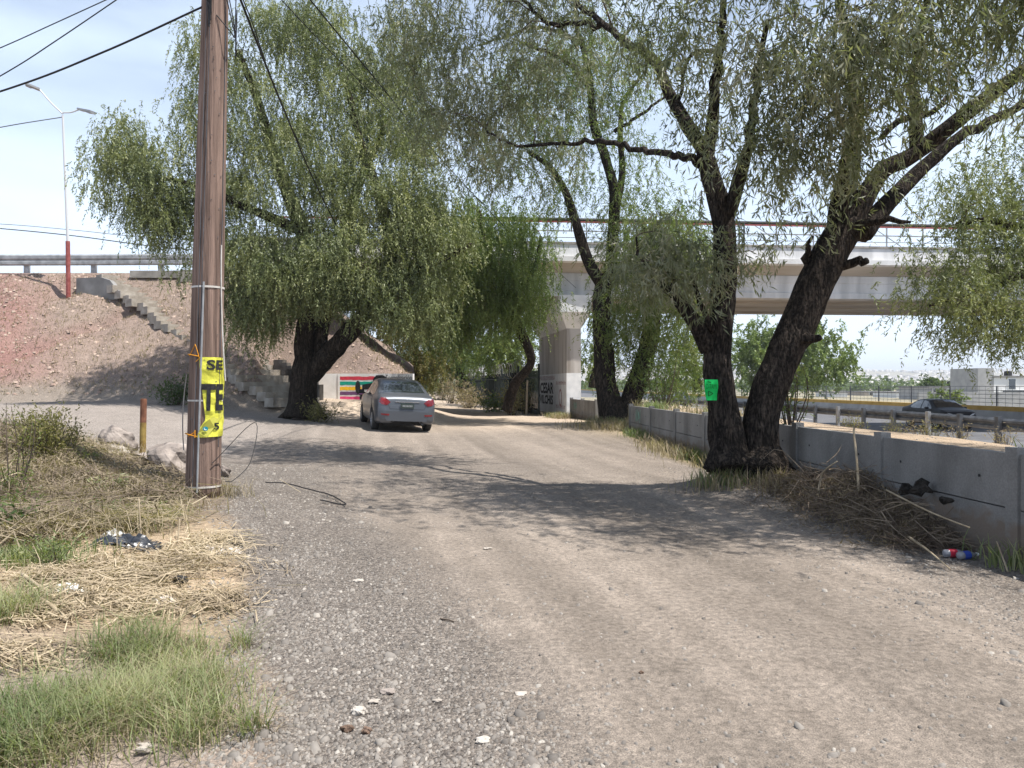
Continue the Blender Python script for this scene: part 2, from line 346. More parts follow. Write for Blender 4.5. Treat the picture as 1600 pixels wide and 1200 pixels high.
# ---------------------------------------------------------------- common materials
MT = {}
MT['conc'] = mat('grey_concrete', (.15,.147,.143), (.27,.265,.26), 1.6, .9, .3, 40, contrast=(.28,.72))
MT['conc_d'] = mat('weathered_concrete', (.20,.185,.165), (.36,.335,.30), 2.2, .95, .4, 25)
MT['conc_w'] = mat('whitewashed_concrete', (.55,.54,.52), (.74,.73,.71), 1.6, .9, .2, 30)
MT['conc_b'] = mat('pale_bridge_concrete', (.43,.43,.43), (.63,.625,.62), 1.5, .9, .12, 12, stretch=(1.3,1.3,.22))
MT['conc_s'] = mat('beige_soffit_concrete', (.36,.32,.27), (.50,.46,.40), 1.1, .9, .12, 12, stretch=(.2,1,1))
MT['galv'] = mat('galvanised_steel', (.24,.245,.25), (.38,.385,.39), 5, .55, .05, 30, metal=.3, spec=.5)
MT['galv_d'] = mat('dusty_steel', (.062,.070,.082), (.13,.14,.155), 4, .6, .05, 30, metal=.2)
MT['red_paint'] = mat('rust_red_paint', (.22,.05,.045), (.32,.10,.09), 7, .75, .1, 40)
MT['white'] = mat('white_paint', (.72,.72,.70), (.82,.82,.80), 3, .6)
MT['dark'] = mat('black_rubber', (.018,.018,.019), (.03,.03,.03), 8, .7)
MT['cable'] = mat('black_cable_sheath', (.012,.012,.014), None, rough=.6)
MT['asph'] = mat('highway_asphalt', (.085,.085,.092), (.125,.125,.13), 1.2, .9, .2, 60)
MT['line'] = mat('road_paint', (.62,.62,.60), (.74,.73,.70), 3, .8)
MT['yel'] = mat('ochre_paint', (.42,.25,.05), (.52,.33,.09), 2, .85)
MT['graf'] = mat('green_spray_paint', (.16,.30,.25), (.24,.38,.32), 9, .85)
MT['ink'] = mat('black_paint', (.012,.012,.014), (.03,.03,.032), 20, .85)
MT['inkred'] = mat('faded_red_paint', (.30,.13,.14), (.42,.26,.26), 14, .85)
MT['steel_dk'] = mat('dark_green_fence_steel', (.012,.02,.02), (.03,.04,.038), 5, .7)
MT['wire'] = mat('razor_wire', (.26,.25,.24), (.36,.35,.33), 6, .5, metal=.4)
MT['bar_c'] = mat('barrier_concrete', (.27,.265,.26), (.37,.365,.36), 1.3, .9, .15, 20)

def text_mesh(s, bold=0):
    cu = bpy.data.curves.new('lettering', 'FONT'); cu.body = s; cu.offset = bold; cu.resolution_u = 4
    o = bpy.data.objects.new('lettering', cu); C.objects.link(o); bpy.context.view_layer.update()
    me = bpy.data.meshes.new_from_object(o.evaluated_get(bpy.context.evaluated_depsgraph_get()))
    bm = bmesh.new(); bm.from_mesh(me); bmesh.ops.triangulate(bm, faces=bm.faces)
    for _ in range(3):
        e = [q for q in bm.edges if q.calc_length() > .14]
        if e: bmesh.ops.subdivide_edges(bm, edges=e, cuts=1); bmesh.ops.triangulate(bm, faces=bm.faces)
    v = np.array([p.co[:2] for p in bm.verts]); f = [[p.index for p in q.verts] for q in bm.faces]; bm.free()
    bpy.data.objects.remove(o); bpy.data.curves.remove(cu)
    v[:, 0] -= v[:, 0].min(); v[:, 1] -= v[:, 1].min(); return v, f
def write(mb, s, width, height, fn, bold=0):
    """lettering fitted into width x height; fn maps (u, v) metres to the surface"""
    v, f = text_mesh(s, bold); v = v/v.max(0)*[width, height]
    mb.add(np.array([fn(a, b) for a, b in v]), f)

# ================================================================= HIGHWAY
ys = np.concatenate([np.arange(-10, 60, 2.), np.arange(60, 420, 20.)])
def curve_x(y): return np.interp(y, [-10, 20, 24, 34, 47, 80, 420], [12.3, 12.66, 13.0, 12.55, 11.6, 9.5, 0])-12.66
hv = []; 
for y in ys:
    k = curve_x(y)*.6
    hv += [[13.5+k, y, -.6], [25.9+k, y, -.6]]
m = MB().add(hv, [(2*i, 2*i+1, 2*i+3, 2*i+2) for i in range(len(ys)-1)]); struct('highway', m, MT['asph'])
def stripe(x0, w, y0, y1, z=-.596):
    mb = MB(); yy = np.arange(y0, y1+.1, 2.)
    v = []
    for y in yy: k = curve_x(y)*.6; v += [[x0+k, y, z], [x0+w+k, y, z]]
    mb.add(v, [(2*i, 2*i+1, 2*i+3, 2*i+2) for i in range(len(yy)-1)]); return mb
struct('road_marking', stripe(14.2, .15, -8, 110), MT['line'])
struct('road_marking', stripe(24.9, .15, -8, 110), MT['line'])
for y in range(0, 100, 12): struct('road_marking', stripe(19.4, .13, y, y+4), MT['line'])

# far side barrier with ochre top
def run(x0, prof, y0, y1, mb, step=4.):
    yy = np.arange(y0, y1+.1, step); n = len(prof)
    v = [[x0+curve_x(y)*.6+px_, y, z] for y in yy for px_, z in prof]
    mb.add(v, [(i*n+j, i*n+(j+1)%n, (i+1)*n+(j+1)%n, (i+1)*n+j) for i in range(len(yy)-1) for j in range(n)]+[tuple(range(n))[::-1], tuple((len(yy)-1)*n+j for j in range(n))])
b = thing('highway_barrier', 'long grey concrete barrier with ochre painted top along the far side of the highway', 'barrier', (26.2, 40, -.66))
mb = MB(); run(26.0, [(-.05,-.7),(.0,-.35),(.08,.18),(.32,.18),(.4,-.35),(.45,-.7)], -10, 300, mb); obj('wall', mb, MT['bar_c'], b)
mb = MB(); run(26.0, [(.077,.18),(.07,.42),(.33,.42),(.323,.18)], -10, 300, mb); obj('painted_top', mb, MT['yel'], b)
# wire fence behind it
fy = [34+4.2*i for i in range(20)]
b = thing('wire_fence', 'thin wire fence on dark posts behind the ochre topped barrier', 'fence', (27.2, 40, -.66))
for y in fy: obj('post', MB().tube([[27.2+curve_x(y)*.6, y, -.7], [27.2+curve_x(y)*.6, y, 1.5]], .045, 6), MT['galv_d'], b)
mb = MB()
for z in np.linspace(.35, 1.48, 6): mb.tube([[27.2+curve_x(y)*.6, y, z] for y in fy], .014, 4)
for y in np.arange(34, 110, .55): mb.tube([[27.2+curve_x(y)*.6, y, .3], [27.2+curve_x(y)*.6, y, 1.48]], .009, 3)
obj('wire_mesh', mb, MT['galv_d'], b)

# near guardrail (posts one by one)
def gr_x(y): return 12.66+curve_x(y)
b = thing('guardrail', 'grey ribbed steel guardrail on short posts beside the highway, behind the precast wall', 'guardrail', (12.7, 28, -.06))
for y in np.arange(14, 60.1, 2.):
    x = gr_x(y); z0 = -.25
    m = MB(); m.box([x, y, (.70+z0)/2], [.10, .16, .70-z0]); m.box([x+.07, y, .5], [.05, .12, .26]); obj('post', m, MT['galv_d'] if int(y) % 3 else MT['galv'], b)
pr = [(.08,.34),(.16,.38),(.16,.44),(.06,.475),(.06,.51),(.16,.545),(.16,.60),(.08,.66),(.065,.66),(.145,.60),(.145,.55),(.045,.515),(.045,.47),(.145,.435),(.145,.385),(.065,.34)]
for y0 in np.arange(14, 58, 4.):
    mb = MB(); yy = np.array([y0, y0+2, y0+4.12]); n = len(pr); off = .004*(int(y0/4) % 2)
    v = [[gr_x(y)+.155+off-px_*.6, y, z] for y in yy for px_, z in pr]
    mb.add(v, [(i*n+j, i*n+(j+1)%n, (i+1)*n+(j+1)%n, (i+1)*n+j) for i in range(2) for j in range(n)])
    obj('rail', mb, MT['galv_d'], b)

# ================================================================= PRECAST WALL
def precast_mat():
    m, N, L = new_mat('soiled_precast_concrete'); out = N.new('ShaderNodeOutputMaterial'); b = N.new('ShaderNodeBsdfPrincipled'); L.new(b.outputs[0], out.inputs[0]); b.inputs['Roughness'].default_value = .92; b.inputs['Specular IOR Level'].default_value = .2
    tc = N.new('ShaderNodeTexCoord')
    def noise(sc, st=(1,1,1), det=5):
        mp = N.new('ShaderNodeMapping'); mp.inputs['Scale'].default_value = st; L.new(tc.outputs['Object'], mp.inputs[0]); n = N.new('ShaderNodeTexNoise'); n.inputs['Scale'].default_value = sc; n.inputs['Detail'].default_value = det; L.new(mp.outputs[0], n.inputs['Vector']); return n
    def ramp(src, p0, p1, c0, c1):
        r = N.new('ShaderNodeValToRGB'); r.color_ramp.elements[0].position = p0; r.color_ramp.elements[1].position = p1; r.color_ramp.elements[0].color = (*c0, 1); r.color_ramp.elements[1].color = (*c1, 1); L.new(src, r.inputs[0]); return r
    def mix(a, b_, f, mode='MIX'):
        k = N.new('ShaderNodeMixRGB'); k.blend_type = mode; L.new(a, k.inputs[1]); L.new(b_, k.inputs[2])
        if isinstance(f, float): k.inputs[0].default_value = f
        else: L.new(f, k.inputs[0])
        return k
    c = ramp(noise(1.3).outputs[0], .3, .7, (.15,.147,.143), (.27,.265,.258))
    c = mix(c.outputs[0], ramp(noise(1.7, (1.6,1.6,.2)).outputs[0], .35, .65, (.72,.71,.69), (1.12,1.12,1.11)).outputs[0], .6, 'MULTIPLY')      # run-off streaks
    c = mix(c.outputs[0], ramp(noise(60, det=3).outputs[0], .3, .7, (.82,.82,.82), (1.15,1.15,1.15)).outputs[0], .8, 'MULTIPLY')
    sx = N.new('ShaderNodeSeparateXYZ'); L.new(tc.outputs['Object'], sx.inputs[0]); nz = noise(5, (1,1,1.4))
    q = N.new('ShaderNodeMath'); q.operation = 'MULTIPLY_ADD'; q.inputs[1].default_value = -.55; L.new(nz.outputs[0], q.inputs[0]); L.new(sx.outputs['Z'], q.inputs[2])
    soil = ramp(q.outputs[0], -.22, .02, (1,1,1), (0,0,0)); soil.color_ramp.elements[0].position = 0; soil.color_ramp.elements[1].position = .12
    ec = N.new('ShaderNodeRGB'); ec.outputs[0].default_value = (.17,.14,.115,1)
    c = mix(c.outputs[0], ec.outputs[0], soil.outputs[0]); L.new(c.outputs[0], b.inputs['Base Color'])
    u = N.new('ShaderNodeBump'); u.inputs['Strength'].default_value = .35; u.inputs['Distance'].default_value = .03; L.new(noise(35).outputs[0], u.inputs['Height']); L.new(u.outputs[0], b.inputs['Normal']); return m
MT['precast'] = precast_mat()
def precast(label, pts, group=None, h=.95, graf=None, z0=None):
    """pts: post positions along the wall"""
    root = thing('precast_wall', label, 'wall', (*pts[0], 0), group)
    n = len(pts)
    for i, (x, y) in enumerate(pts):
        zb = -.2; zt = (z0 or 0)+h+.03
        d = np.array(pts[min(i+1, n-1)])-np.array(pts[max(i-1, 0)]); a = math.atan2(d[1], d[0])
        obj('post', MB().box([x, y, (zb+zt)/2], [.15, .115, zt-zb], rz=a), MT['precast'], root)
    for i in range(n-1):
        a = np.array(pts[i]); c = np.array(pts[i+1]); u = (c-a)/np.linalg.norm(c-a); L = np.linalg.norm(c-a)-.16; ce = (a+c)/2; rz = math.atan2(u[1], u[0])
        base = (z0 or 0)
        for k in range(2):
            zc = base-.02+h*(.25+.5*k)
            bm = MB(); bm.box([ce[0]+.003*(i%2), ce[1], zc], [L, .07, h*.5-.012], rz=rz); nm = np.array([u[1], -u[0]])*-1
            p = obj('panel', bm, MT['precast'], root)
            if k == 1:
                hm = MB()
                for s in (-.32, .32):
                    q = ce+u*L*s; nn = np.array([-u[1], u[0]]); nn = nn if nn[0] < 0 else -nn
                    q = q+nn*.038; hm.tube([[q[0], q[1], zc], [q[0]+nn[0]*.004, q[1]+nn[1]*.004, zc]], .014, 8)
                obj('lifting_hole', hm, MT['ink'], p)
        if graf and i in graf:
            nn = np.array([-u[1], u[0]]); nn = nn if nn[0] < 0 else -nn; gm = MB()
            for k in range(9):
                s = ce+u*(graf[i]+.06*(k-4)+rng.uniform(-.03, .03)); z1 = base+h*(.55+rng.uniform(-.05, .1)); z2 = base+h*(.82+rng.uniform(-.05, .1))
                q0 = s+nn*.0395; q1 = s+u*rng.uniform(-.1, .1)+nn*.0395
                w = u*.022
                gm.sheet([[*(q0-w), z1], [*(q0+w), z1], [*(q1+w), z2], [*(q1-w), z2]])
            obj('graffiti', gm, MT['graf'], root)
    return root
ypost = [4.3, 6.5, 8.65, 10.9, 13.05, 15.2, 17.4, 19.8, 22.4]
precast('long low grey precast concrete wall along the right of the track, two panels high', [(float(xw(y)), y) for y in ypost], graf={7: .2, 3: .5})
precast('short precast wall piece with green graffiti in front of the bridge pier', [(3.08, 28.), (2.78, 30.2), (2.50, 32.3)], graf={1: 0.1}, h=.98)

# ================================================================= BRIDGE
ux, uy = .9968, .0797                            # deck axis
def D(s, o, z): return [2.3+s*ux-o*uy, 32.9+s*uy+o*ux, z]      # s along the deck from the pier, o across (away from camera)
def deck_prism(mb, prof, s0, s1): mb.prism(prof, [D(s0, o, z) for o, z in prof], [D(s1, o, z) for o, z in prof]); return mb
S0, S1 = -13.2, 52
br = thing('road_bridge', 'pale concrete road bridge crossing above the highway on a wall pier', 'bridge', D(0, 3, 0))
obj('deck_slab', deck_prism(MB(), [(-.95,6.70),(-.95,6.90),(8.0,6.90),(8.0,6.70),(7.1,6.36),(.05,6.36)], S0, S1), MT['conc_w'], br)
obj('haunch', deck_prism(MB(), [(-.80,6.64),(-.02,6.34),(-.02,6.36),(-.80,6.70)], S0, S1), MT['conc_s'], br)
obj('parapet', deck_prism(MB(), [(-.80,6.9),(-.74,7.44),(-.46,7.44),(-.50,6.9)], S0, S1), MT['conc_b'], br)
obj('parapet', deck_prism(MB(), [(7.5,6.9),(7.5,7.44),(7.8,7.44),(7.85,6.9)], S0, S1), MT['conc_b'], br)
obj('coping', deck_prism(MB(), [(-.79,7.443),(-.79,7.53),(-.41,7.53),(-.41,7.443)], S0, S1), MT['conc_d'], br)
for k in range(4):
    o = .0+k*2.25
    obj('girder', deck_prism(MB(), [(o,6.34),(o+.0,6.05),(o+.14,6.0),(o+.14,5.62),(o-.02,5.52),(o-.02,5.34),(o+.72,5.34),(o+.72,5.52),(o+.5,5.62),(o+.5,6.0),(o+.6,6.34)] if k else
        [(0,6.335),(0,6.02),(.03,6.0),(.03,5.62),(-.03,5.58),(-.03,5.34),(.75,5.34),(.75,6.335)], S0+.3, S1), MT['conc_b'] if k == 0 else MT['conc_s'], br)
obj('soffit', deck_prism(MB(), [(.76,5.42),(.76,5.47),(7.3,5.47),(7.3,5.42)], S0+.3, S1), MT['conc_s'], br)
# railing: posts, two rails, a thick pipe
for i, s in enumerate(np.arange(S0+.8, 40, 1.65)):
    k = 2 if i % 6 == 0 else 1
    for q in range(k):
        a = D(s+.22*q, -.6, 7.5); c = D(s+.22*q, -.6, 8.46 if k == 2 else 8.38)
        obj('railing_post', MB().bar(a, c, .07 if k == 2 else .05, .05, up=(1, 0, 0)), MT['galv'] if k == 1 else MT['galv_d'], br)
obj('red_handrail', MB().bar(D(S0+.5, -.6, 8.40), D(S1, -.6, 8.40), .06, .06), MT['red_paint'], br)
obj('rail', MB().bar(D(S0+.5, -.6, 8.02), D(S1, -.6, 8.02), .04, .05), MT['galv'], br)
obj('rail', MB().bar(D(S0+.5, -.6, 7.74), D(S1, -.6, 7.74), .03, .03), MT['galv'], br)
obj('pipe', MB().tube([D(s, -.42, 8.52) for s in np.linspace(-7, S1, 20)], .085, 8), MT['dark'], br)
for s in (-3.2, 8.1, 13.4, 22.8): obj('brace', MB().bar(D(s, -.5, 8.42), D(s+1.3, -.5, 7.6), .03, .03), MT['galv'], br)
# pier
pa = np.array([-.132, .991]); pn = np.array([.991, .132]); p0 = np.array([2.33, 32.75])
def Q(l, w, z): q = p0+pa*l+pn*w; return [q[0], q[1], z]       # l along the pier from its near end, w from its left face
def pbox(mb, l0, l1, w0, w1, z0, z1, l0t=None, l1t=None, w0t=None, w1t=None):
    t = lambda a, b_: a if b_ is None else b_
    lo = [Q(l0,w0,z0), Q(l0,w1,z0), Q(l1,w1,z0), Q(l1,w0,z0)]; hi = [Q(t(l0,l0t),t(w0,w0t),z1), Q(t(l0,l0t),t(w1,w1t),z1), Q(t(l1,l1t),t(w1,w1t),z1), Q(t(l1,l1t),t(w0,w0t),z1)]
    return mb.add(lo+hi, [(3,2,1,0),(4,5,6,7),(0,1,5,4),(1,2,6,5),(2,3,7,6),(3,0,4,7)])
MT['pier'] = mat('stained_pier_paint', (.20,.17,.14), (.50,.47,.44), .9, .9, .15, 20, stretch=(2.2,2.2,.22), contrast=(.28,.52))
MT['pier_w'] = mat('pier_white_paint', (.62,.63,.64), (.78,.78,.78), 2.5, .9, .15, 25)
pi_ = pbox(MB(), 0, 7.0, 0, .62, 2.05, 3.95); pier = obj('pier', pi_, MT['pier'], br)
obj('painted_base', pbox(MB(), -.004, 7.004, -.004, .624, -.3, 2.05), MT['pier_w'], pier)
m = MB(); pbox(m, 0, 7.0, 0, .62, 3.95, 4.62, -.45, 7.7, -.36, .98); pbox(m, -.45, 7.7, -.36, .98, 4.62, 5.33); obj('pier_cap', m, MT['pier_w'], pier)
# lettering on the long face of the pier (u runs towards the camera so that it reads from the track)
lw = lambda u0, z0: (lambda u, v: Q(u0-u, -.009, z0+v))
m = MB(); write(m, 'CESAR', 3.6, .54, lw(6.6, 1.13), .035); obj('lettering', m, MT['ink'], pier)
m = MB(); write(m, 'VILCHIS', 3.7, .44, lw(6.8, .62), .035); obj('lettering', m, MT['ink'], pier)
m = MB(); write(m, 'PROCESO DE MORENA', 4.0, .2, lw(6.7, 1.78))
def scrawl(u0, u1, z0, hh):                    # worn brush strokes, too faded to read
    u = u0
    while u > u1:
        a = rng.uniform(-.05, .05); m.sheet([Q(u, -.009, z0), Q(u-.07, -.009, z0), Q(u-.07+a, -.009, z0+hh*rng.uniform(.7, 1)), Q(u+a, -.009, z0+hh*rng.uniform(.7, 1))])
        if rng.random() < .6: m.sheet([Q(u-.08, -.010, z0+hh*.45), Q(u-.2, -.010, z0+hh*.45), Q(u-.2, -.010, z0+hh*.6), Q(u-.08, -.010, z0+hh*.6)])
        u -= rng.uniform(.16, .26)
scrawl(2.3, .2, 1.55, .18); scrawl(2.4, .3, .5, .2); scrawl(2.2, .6, .22, .2)
for a0, a1 in [(t, t+.5) for t in np.arange(0, 6.2, .52)]:
    f0 = [Q(1.35-.24*math.cos(a), -.009, .98+.30*math.sin(a)) for a in (a0, a1+.03)]; f1 = [Q(1.35-.36*math.cos(a), -.009, .98+.40*math.sin(a)) for a in (a1+.03, a0)]
    m.sheet(f0+f1)
obj('red_lettering', m, MT['inkred'], pier)
# abutment behind the stair
ab = MB()
ab.prism([0,1,2,3], [D(S0-.3, -1.0, 4.0), D(S0-.3, 8.0, 4.0), D(S0-.3, 8.0, 6.33), D(S0-.3, -1.0, 6.33)], [D(S0+1.3, -1.0, 4.0), D(S0+1.3, 8.0, 4.0), D(S0+1.3, 8.0, 6.33), D(S0+1.3, -1.0, 6.33)])
obj('abutment', ab, MT['conc_d'], br)

# guardrail on the embankment top
b = thing('guardrail', 'galvanised guardrail on thick posts along the top of the bare earth embankment', 'guardrail', (-18, 33.2, 6.2))
for px in (-80, 40, 145, 250):
    x = (px-CX)/F*33.2; m = MB(); m.box([x, 33.3, 6.55], [.2, .16, 1.15]); obj('post', m, MT['galv'], b)
m = MB()
for k, (z, r) in enumerate([(6.98, .13), (6.74, .13)]):
    m.prism(None, [[-40, 33.17+o, z+q] for o, q in [(0,-.12),(-.05,-.06),(-.05,.06),(0,.12),(.04,.06),(.04,-.06)]], [[-13.8, 33.17+o, z+.1+q] for o, q in [(0,-.12),(-.05,-.06),(-.05,.06),(0,.12),(.04,.06),(.04,-.06)]])
obj('rail', m, MT['galv'], b)
# kerb of the approach road
b = MB(); b.box([-21, 33.5, 6.33], [20, .25, .16]); b.box([-14.6, 32.2, 6.15], [2.6, .5, .3]); b.box([-12.6, 32.0, 6.05], [2.2, .6, .5])
tag(obj('kerb_wall', b, MT['conc_d']), 'low broken concrete kerb at the head of the stair below the embankment guardrail', 'kerb')

# stair down the embankment
MT['blk'] = mat('dirty_stone_block', (.09,.08,.07), (.20,.18,.16), 2, .95, .4, 20)
MT['stepc'] = mat('pale_worn_concrete', (.25,.22,.185), (.40,.365,.32), 3, .95, .4, 25)
st = thing('concrete_stair', 'worn concrete stair running down the embankment towards the leaning tree trunk', 'stair', (-12, 29.5, 3.7))
A = np.array([-16.6, 32.6, 6.22]); B = np.array([-7.3, 26.0, 1.05]); n = 27; dv = (B-A); L2 = math.hypot(dv[0], dv[1]); u2 = dv[:2]/L2; rz = math.atan2(u2[1], u2[0])
for i in range(n):
    c = A+dv*(i+.5)/n-[0,0,.10+.04*rng.uniform(-1, 1)]; ww = 2.15+.35*rng.uniform(-1, 1)
    m = MB(); m.box([c[0]+rng.uniform(-.03,.03), c[1], c[2]-.10], [L2/n*1.12, ww, .30], rz=rz+rng.uniform(-.02,.02)); obj('step', m, MT['stepc'], st)
m = MB(); nn = np.array([-u2[1], u2[0]])
prf = [(-.2, 6.25), (1.0, 6.25), (1.5, 6.1), (2.0, 5.6), (1.9, 5.3), (-.2, 5.45)]
o0 = np.array([-17.6, 31.3]); m.prism([0]*6, [[o0[0]+l*.95, o0[1]-l*.28, z-.35] for l, z in prf], [[o0[0]+l*.95+.06, o0[1]-l*.28+.22, z-.35] for l, z in prf]); obj('wing_wall', m, MT['conc'], st)
m = MB()
for i in range(9):
    t = .80+i*.022; c = A+dv*t; q = c[:2]-nn*1.2*(-1 if nn[1] > 0 else 1)*-1
    m.box([c[0]+1.1*nn[0], c[1]+1.1*nn[1], c[2]+.1], [.5, .2, .55], rz=rz)
obj('side_blocks', m, MT['blk'], st)

# mural wall at the toe of the slope
mw = thing('mural_wall', 'low white retaining wall painted with red, green, yellow and purple stripes beside the silver car', 'wall', (-5.4, 30, .6))
MX0, MX1, MZ0, MZ1 = -6.8, -3.88, .3, 1.98
m = MB().box([(MX0+MX1)/2, 30.25, (MZ0+MZ1)/2], [MX1-MX0, .50, MZ1-MZ0]); m.prism(None, [[x_,30.03,z_] for x_,z_ in [(MX0-.004,.3),(MX0-.004,1.98),(-7.45,1.98),(-8.05,1.15),(-8.05,.3)]], [[x_,30.48,z_] for x_,z_ in [(MX0-.004,.3),(MX0-.004,1.98),(-7.45,1.98),(-8.05,1.15),(-8.05,.3)]]); obj('wall', m, mat('white_mural_ground', (.66,.65,.63), (.84,.83,.82), 2.2, .9, .2, 30), mw)
COL = {'red': (.52,.045,.07), 'green': (.01,.27,.20), 'yellow': (.72,.42,.02), 'purple': (.13,.06,.14), 'pink': (.60,.06,.18), 'black': (.02,.02,.022)}
for i, (nme, z, l) in enumerate([('red',1.80,1.38),('green',1.60,1.36),('yellow',1.40,.85),('purple',1.21,.95),('pink',1.02,.85)]):
    xs = np.linspace(MX0+.08, MX0+.08+l, 14); up = z+.068+rng.uniform(-.012,.012,14); lo = z-.068+rng.uniform(-.012,.012,14)
    mb = MB(); v = []
    for x, a, c in zip(xs, up, lo): v += [[x, 29.996, c], [x, 29.996, a]]
    mb.add(v, [(2*j, 2*j+2, 2*j+3, 2*j+1) for j in range(13)]); obj('painted_stripe', mb, mat(nme+'_wall_paint', COL[nme], tuple(min(1, q*1.3) for q in COL[nme]), 8, .8), mw)
m = MB()
def ell(cx, cz, rx, rz_, n=18, y=29.992): return [[cx+rx*math.cos(t), y, cz+rz_*math.sin(t)] for t in np.linspace(0, 2*math.pi, n, endpoint=False)]
m.sheet(ell(-6.02, 1.45, .10, .26)); m.sheet([[-5.42,29.992,1.36],[-5.0,29.992,1.36],[-4.92,29.992,1.85],[-5.05,29.992,1.92],[-5.3,29.992,1.92],[-5.42,29.992,1.78]]); m.sheet([[-5.85,29.992,1.36],[-5.43,29.992,1.36],[-5.43,29.992,1.62],[-5.85,29.992,1.55]])
m.sheet([[-5.98,29.992,1.16],[-5.80,29.992,1.16],[-5.70,29.992,1.0],[-5.75,29.992,.9],[-5.9,29.992,1.08]]); m.sheet([[-5.95,29.992,1.1],[-5.88,29.992,1.1],[-5.86,29.992,.74],[-5.95,29.992,.85]])
obj('dark_paint_patch', m, MT['ink'], mw)
m = MB(); write(m, 'Formalización', 1.0, .18, lambda u, v: [-4.92+u, 29.994, 1.74+v]); obj('lettering', m, MT['ink'], mw)
# ================================================================= TREES
BK = bark_mat('dark_furrowed_bark', (.013,.011,.010), (.085,.068,.056), 9)
BK2 = bark_mat('brown_bark', (.014,.011,.009), (.075,.06,.048), 7)
TWIG = mat('twig_bark', (.05,.038,.03), (.11,.085,.065), 6, .95)
LF_PEPPER = leaf_mat('pepper_tree_leaf', [(.06,.078,.035),(.13,.155,.066),(.22,.24,.105),(.34,.345,.165)], .2, .5)
LF_BRIGHT = leaf_mat('bright_green_leaf', [(.05,.085,.025),(.105,.15,.042),(.17,.22,.065),(.25,.285,.10)], .25, .5)
LF_GUM = leaf_mat('grey_green_leaf', [(.07,.085,.052),(.135,.15,.09),(.215,.22,.15),(.33,.30,.235)], .3, .5, spec=.35)
LF_SIDE = leaf_mat('fresh_green_leaf', [(.05,.075,.024),(.10,.14,.04),(.16,.19,.07),(.23,.24,.10)], .4, .45)
LF_DARK = leaf_mat('dark_green_leaf', [(.02,.04,.013),(.045,.075,.022),(.085,.12,.038),(.13,.16,.055)], .35, .5)
LF_DRY = leaf_mat('dry_leaf', [(.11,.085,.058),(.20,.16,.11),(.30,.245,.17),(.42,.355,.255)], .25, .7)
LF_OLIVE = leaf_mat('olive_leaf', [(.07,.07,.03),(.13,.125,.05),(.20,.18,.075),(.26,.22,.11)], .35, .6)
GRASS = leaf_mat('grass_blade', [(.07,.11,.04),(.125,.165,.07),(.21,.235,.115),(.40,.37,.22)], .35, .5)

def limb(pp, n=None):
    """pp: list of (px, py, d, width px) -> points, radii (bumpy, tapering)"""
    pts = np.array([P(a, b, d) for a, b, d, w in pp]); rad = np.array([w/F*d/2 for a, b, d, w in pp])
    L = np.sum(np.linalg.norm(np.diff(pts, axis=0), axis=1)); n = n or max(6, int(L/.12))
    s = spline(pts, n); r = np.interp(np.linspace(0, 1, n), np.linspace(0, 1, len(rad)), rad)
    return s, r
def tree(name, label, cat, base, limbs, clusters, lm, bark, nstr, slen, nleaf, leaf, width, droop=1., splay=.5, out=.45, group=None, sig=.42, seg=12, noise=.16, bough=.05, seed=1, tipn=1.0, twiglimbs=None):
    r = np.random.default_rng(seed)
    root = thing(name, label, cat, base, group)
    mb = MB(); LB = []
    for i, pp in enumerate(limbs):
        s, rr = limb(pp); big = rr[0] > .09
        s = s+.02*r.normal(size=s.shape)*(rr[:, None] < .08)
        mb.tube(s, rr, seg if big else 7, noise if big else .08, seed=seed*11+i); LB.append((s, rr))
    cc = clump_centres(clusters, r)
    bb = MB()
    grow(bb, LB, cc if tipn == 1 else cc[:int(len(cc)*tipn)], 4, r, rmax=bough)
    tr = obj('trunk', mb, bark, root, True)
    lv = Leaves(); k = int(nstr)
    starts = np.repeat(cc, k, axis=0)+r.normal(size=(len(cc)*k, 3))*np.array([sig, sig, sig*.8])
    strands(lv, starts, slen, nleaf, leaf, width, droop, splay, out, r)
    # the crown: thin boughs and the leaves they carry
    v1 = np.concatenate(bb.v); f1 = np.array(bb.f, np.int32); v2 = np.concatenate(lv.v); n2 = len(v2)//4
    o = mesh_obj('crown', np.concatenate([v1, v2]), np.concatenate([f1, np.arange(n2*4, dtype=np.int32).reshape(n2, 4)+len(v1)]), TWIG, root, False, [('rnd', 'FACE', 'FLOAT', np.concatenate([np.zeros(len(f1))]+lv.r))])
    o.data.materials.append(lm); o.data.polygons.foreach_set('material_index', np.concatenate([np.zeros(len(f1), np.int32), np.ones(n2, np.int32)]))
    return root

# --- leaning pepper tree by the mural (left)
d = 24.
t1 = [[(470,652,d,58),(472,632,d,46),(475,590,d,42),(482,560,d,40)],
      [(481,575,d,36),(474,540,d,30),(480,500,d,27),(486,450,d,25),(478,380,d,26),(450,300,d+.3,22),(425,230,d+.4,18),(400,150,d+.6,13),(372,80,d+.6,9)],
      [(486,585,d,34),(508,560,d-.2,32),(545,520,d-.4,30),(585,475,d-.7,25),(602,440,d-.8,21),(610,380,d-.6,20),(590,300,d-.4,16),(560,210,d,12),(540,120,d,8)],
      [(500,575,d,28),(500,530,d+.3,24),(508,490,d+.6,22),(530,420,d+1,22),(545,330,d+1.3,16),(600,200,d+1.2,9)],
      [(600,450,d-.8,22),(650,420,d-1,18),(700,400,d-1,12),(740,380,d-1,7)],
      [(470,360,d,18),(400,330,d-.5,13),(330,300,d-1,10),(260,280,d-1.2,8),(210,290,d-1.3,5)],
      [(436,655,d-.2,8),(458,642,d,22),(472,615,d,22)], [(508,652,d-.3,8),(490,638,d,22),(480,612,d,22)]]
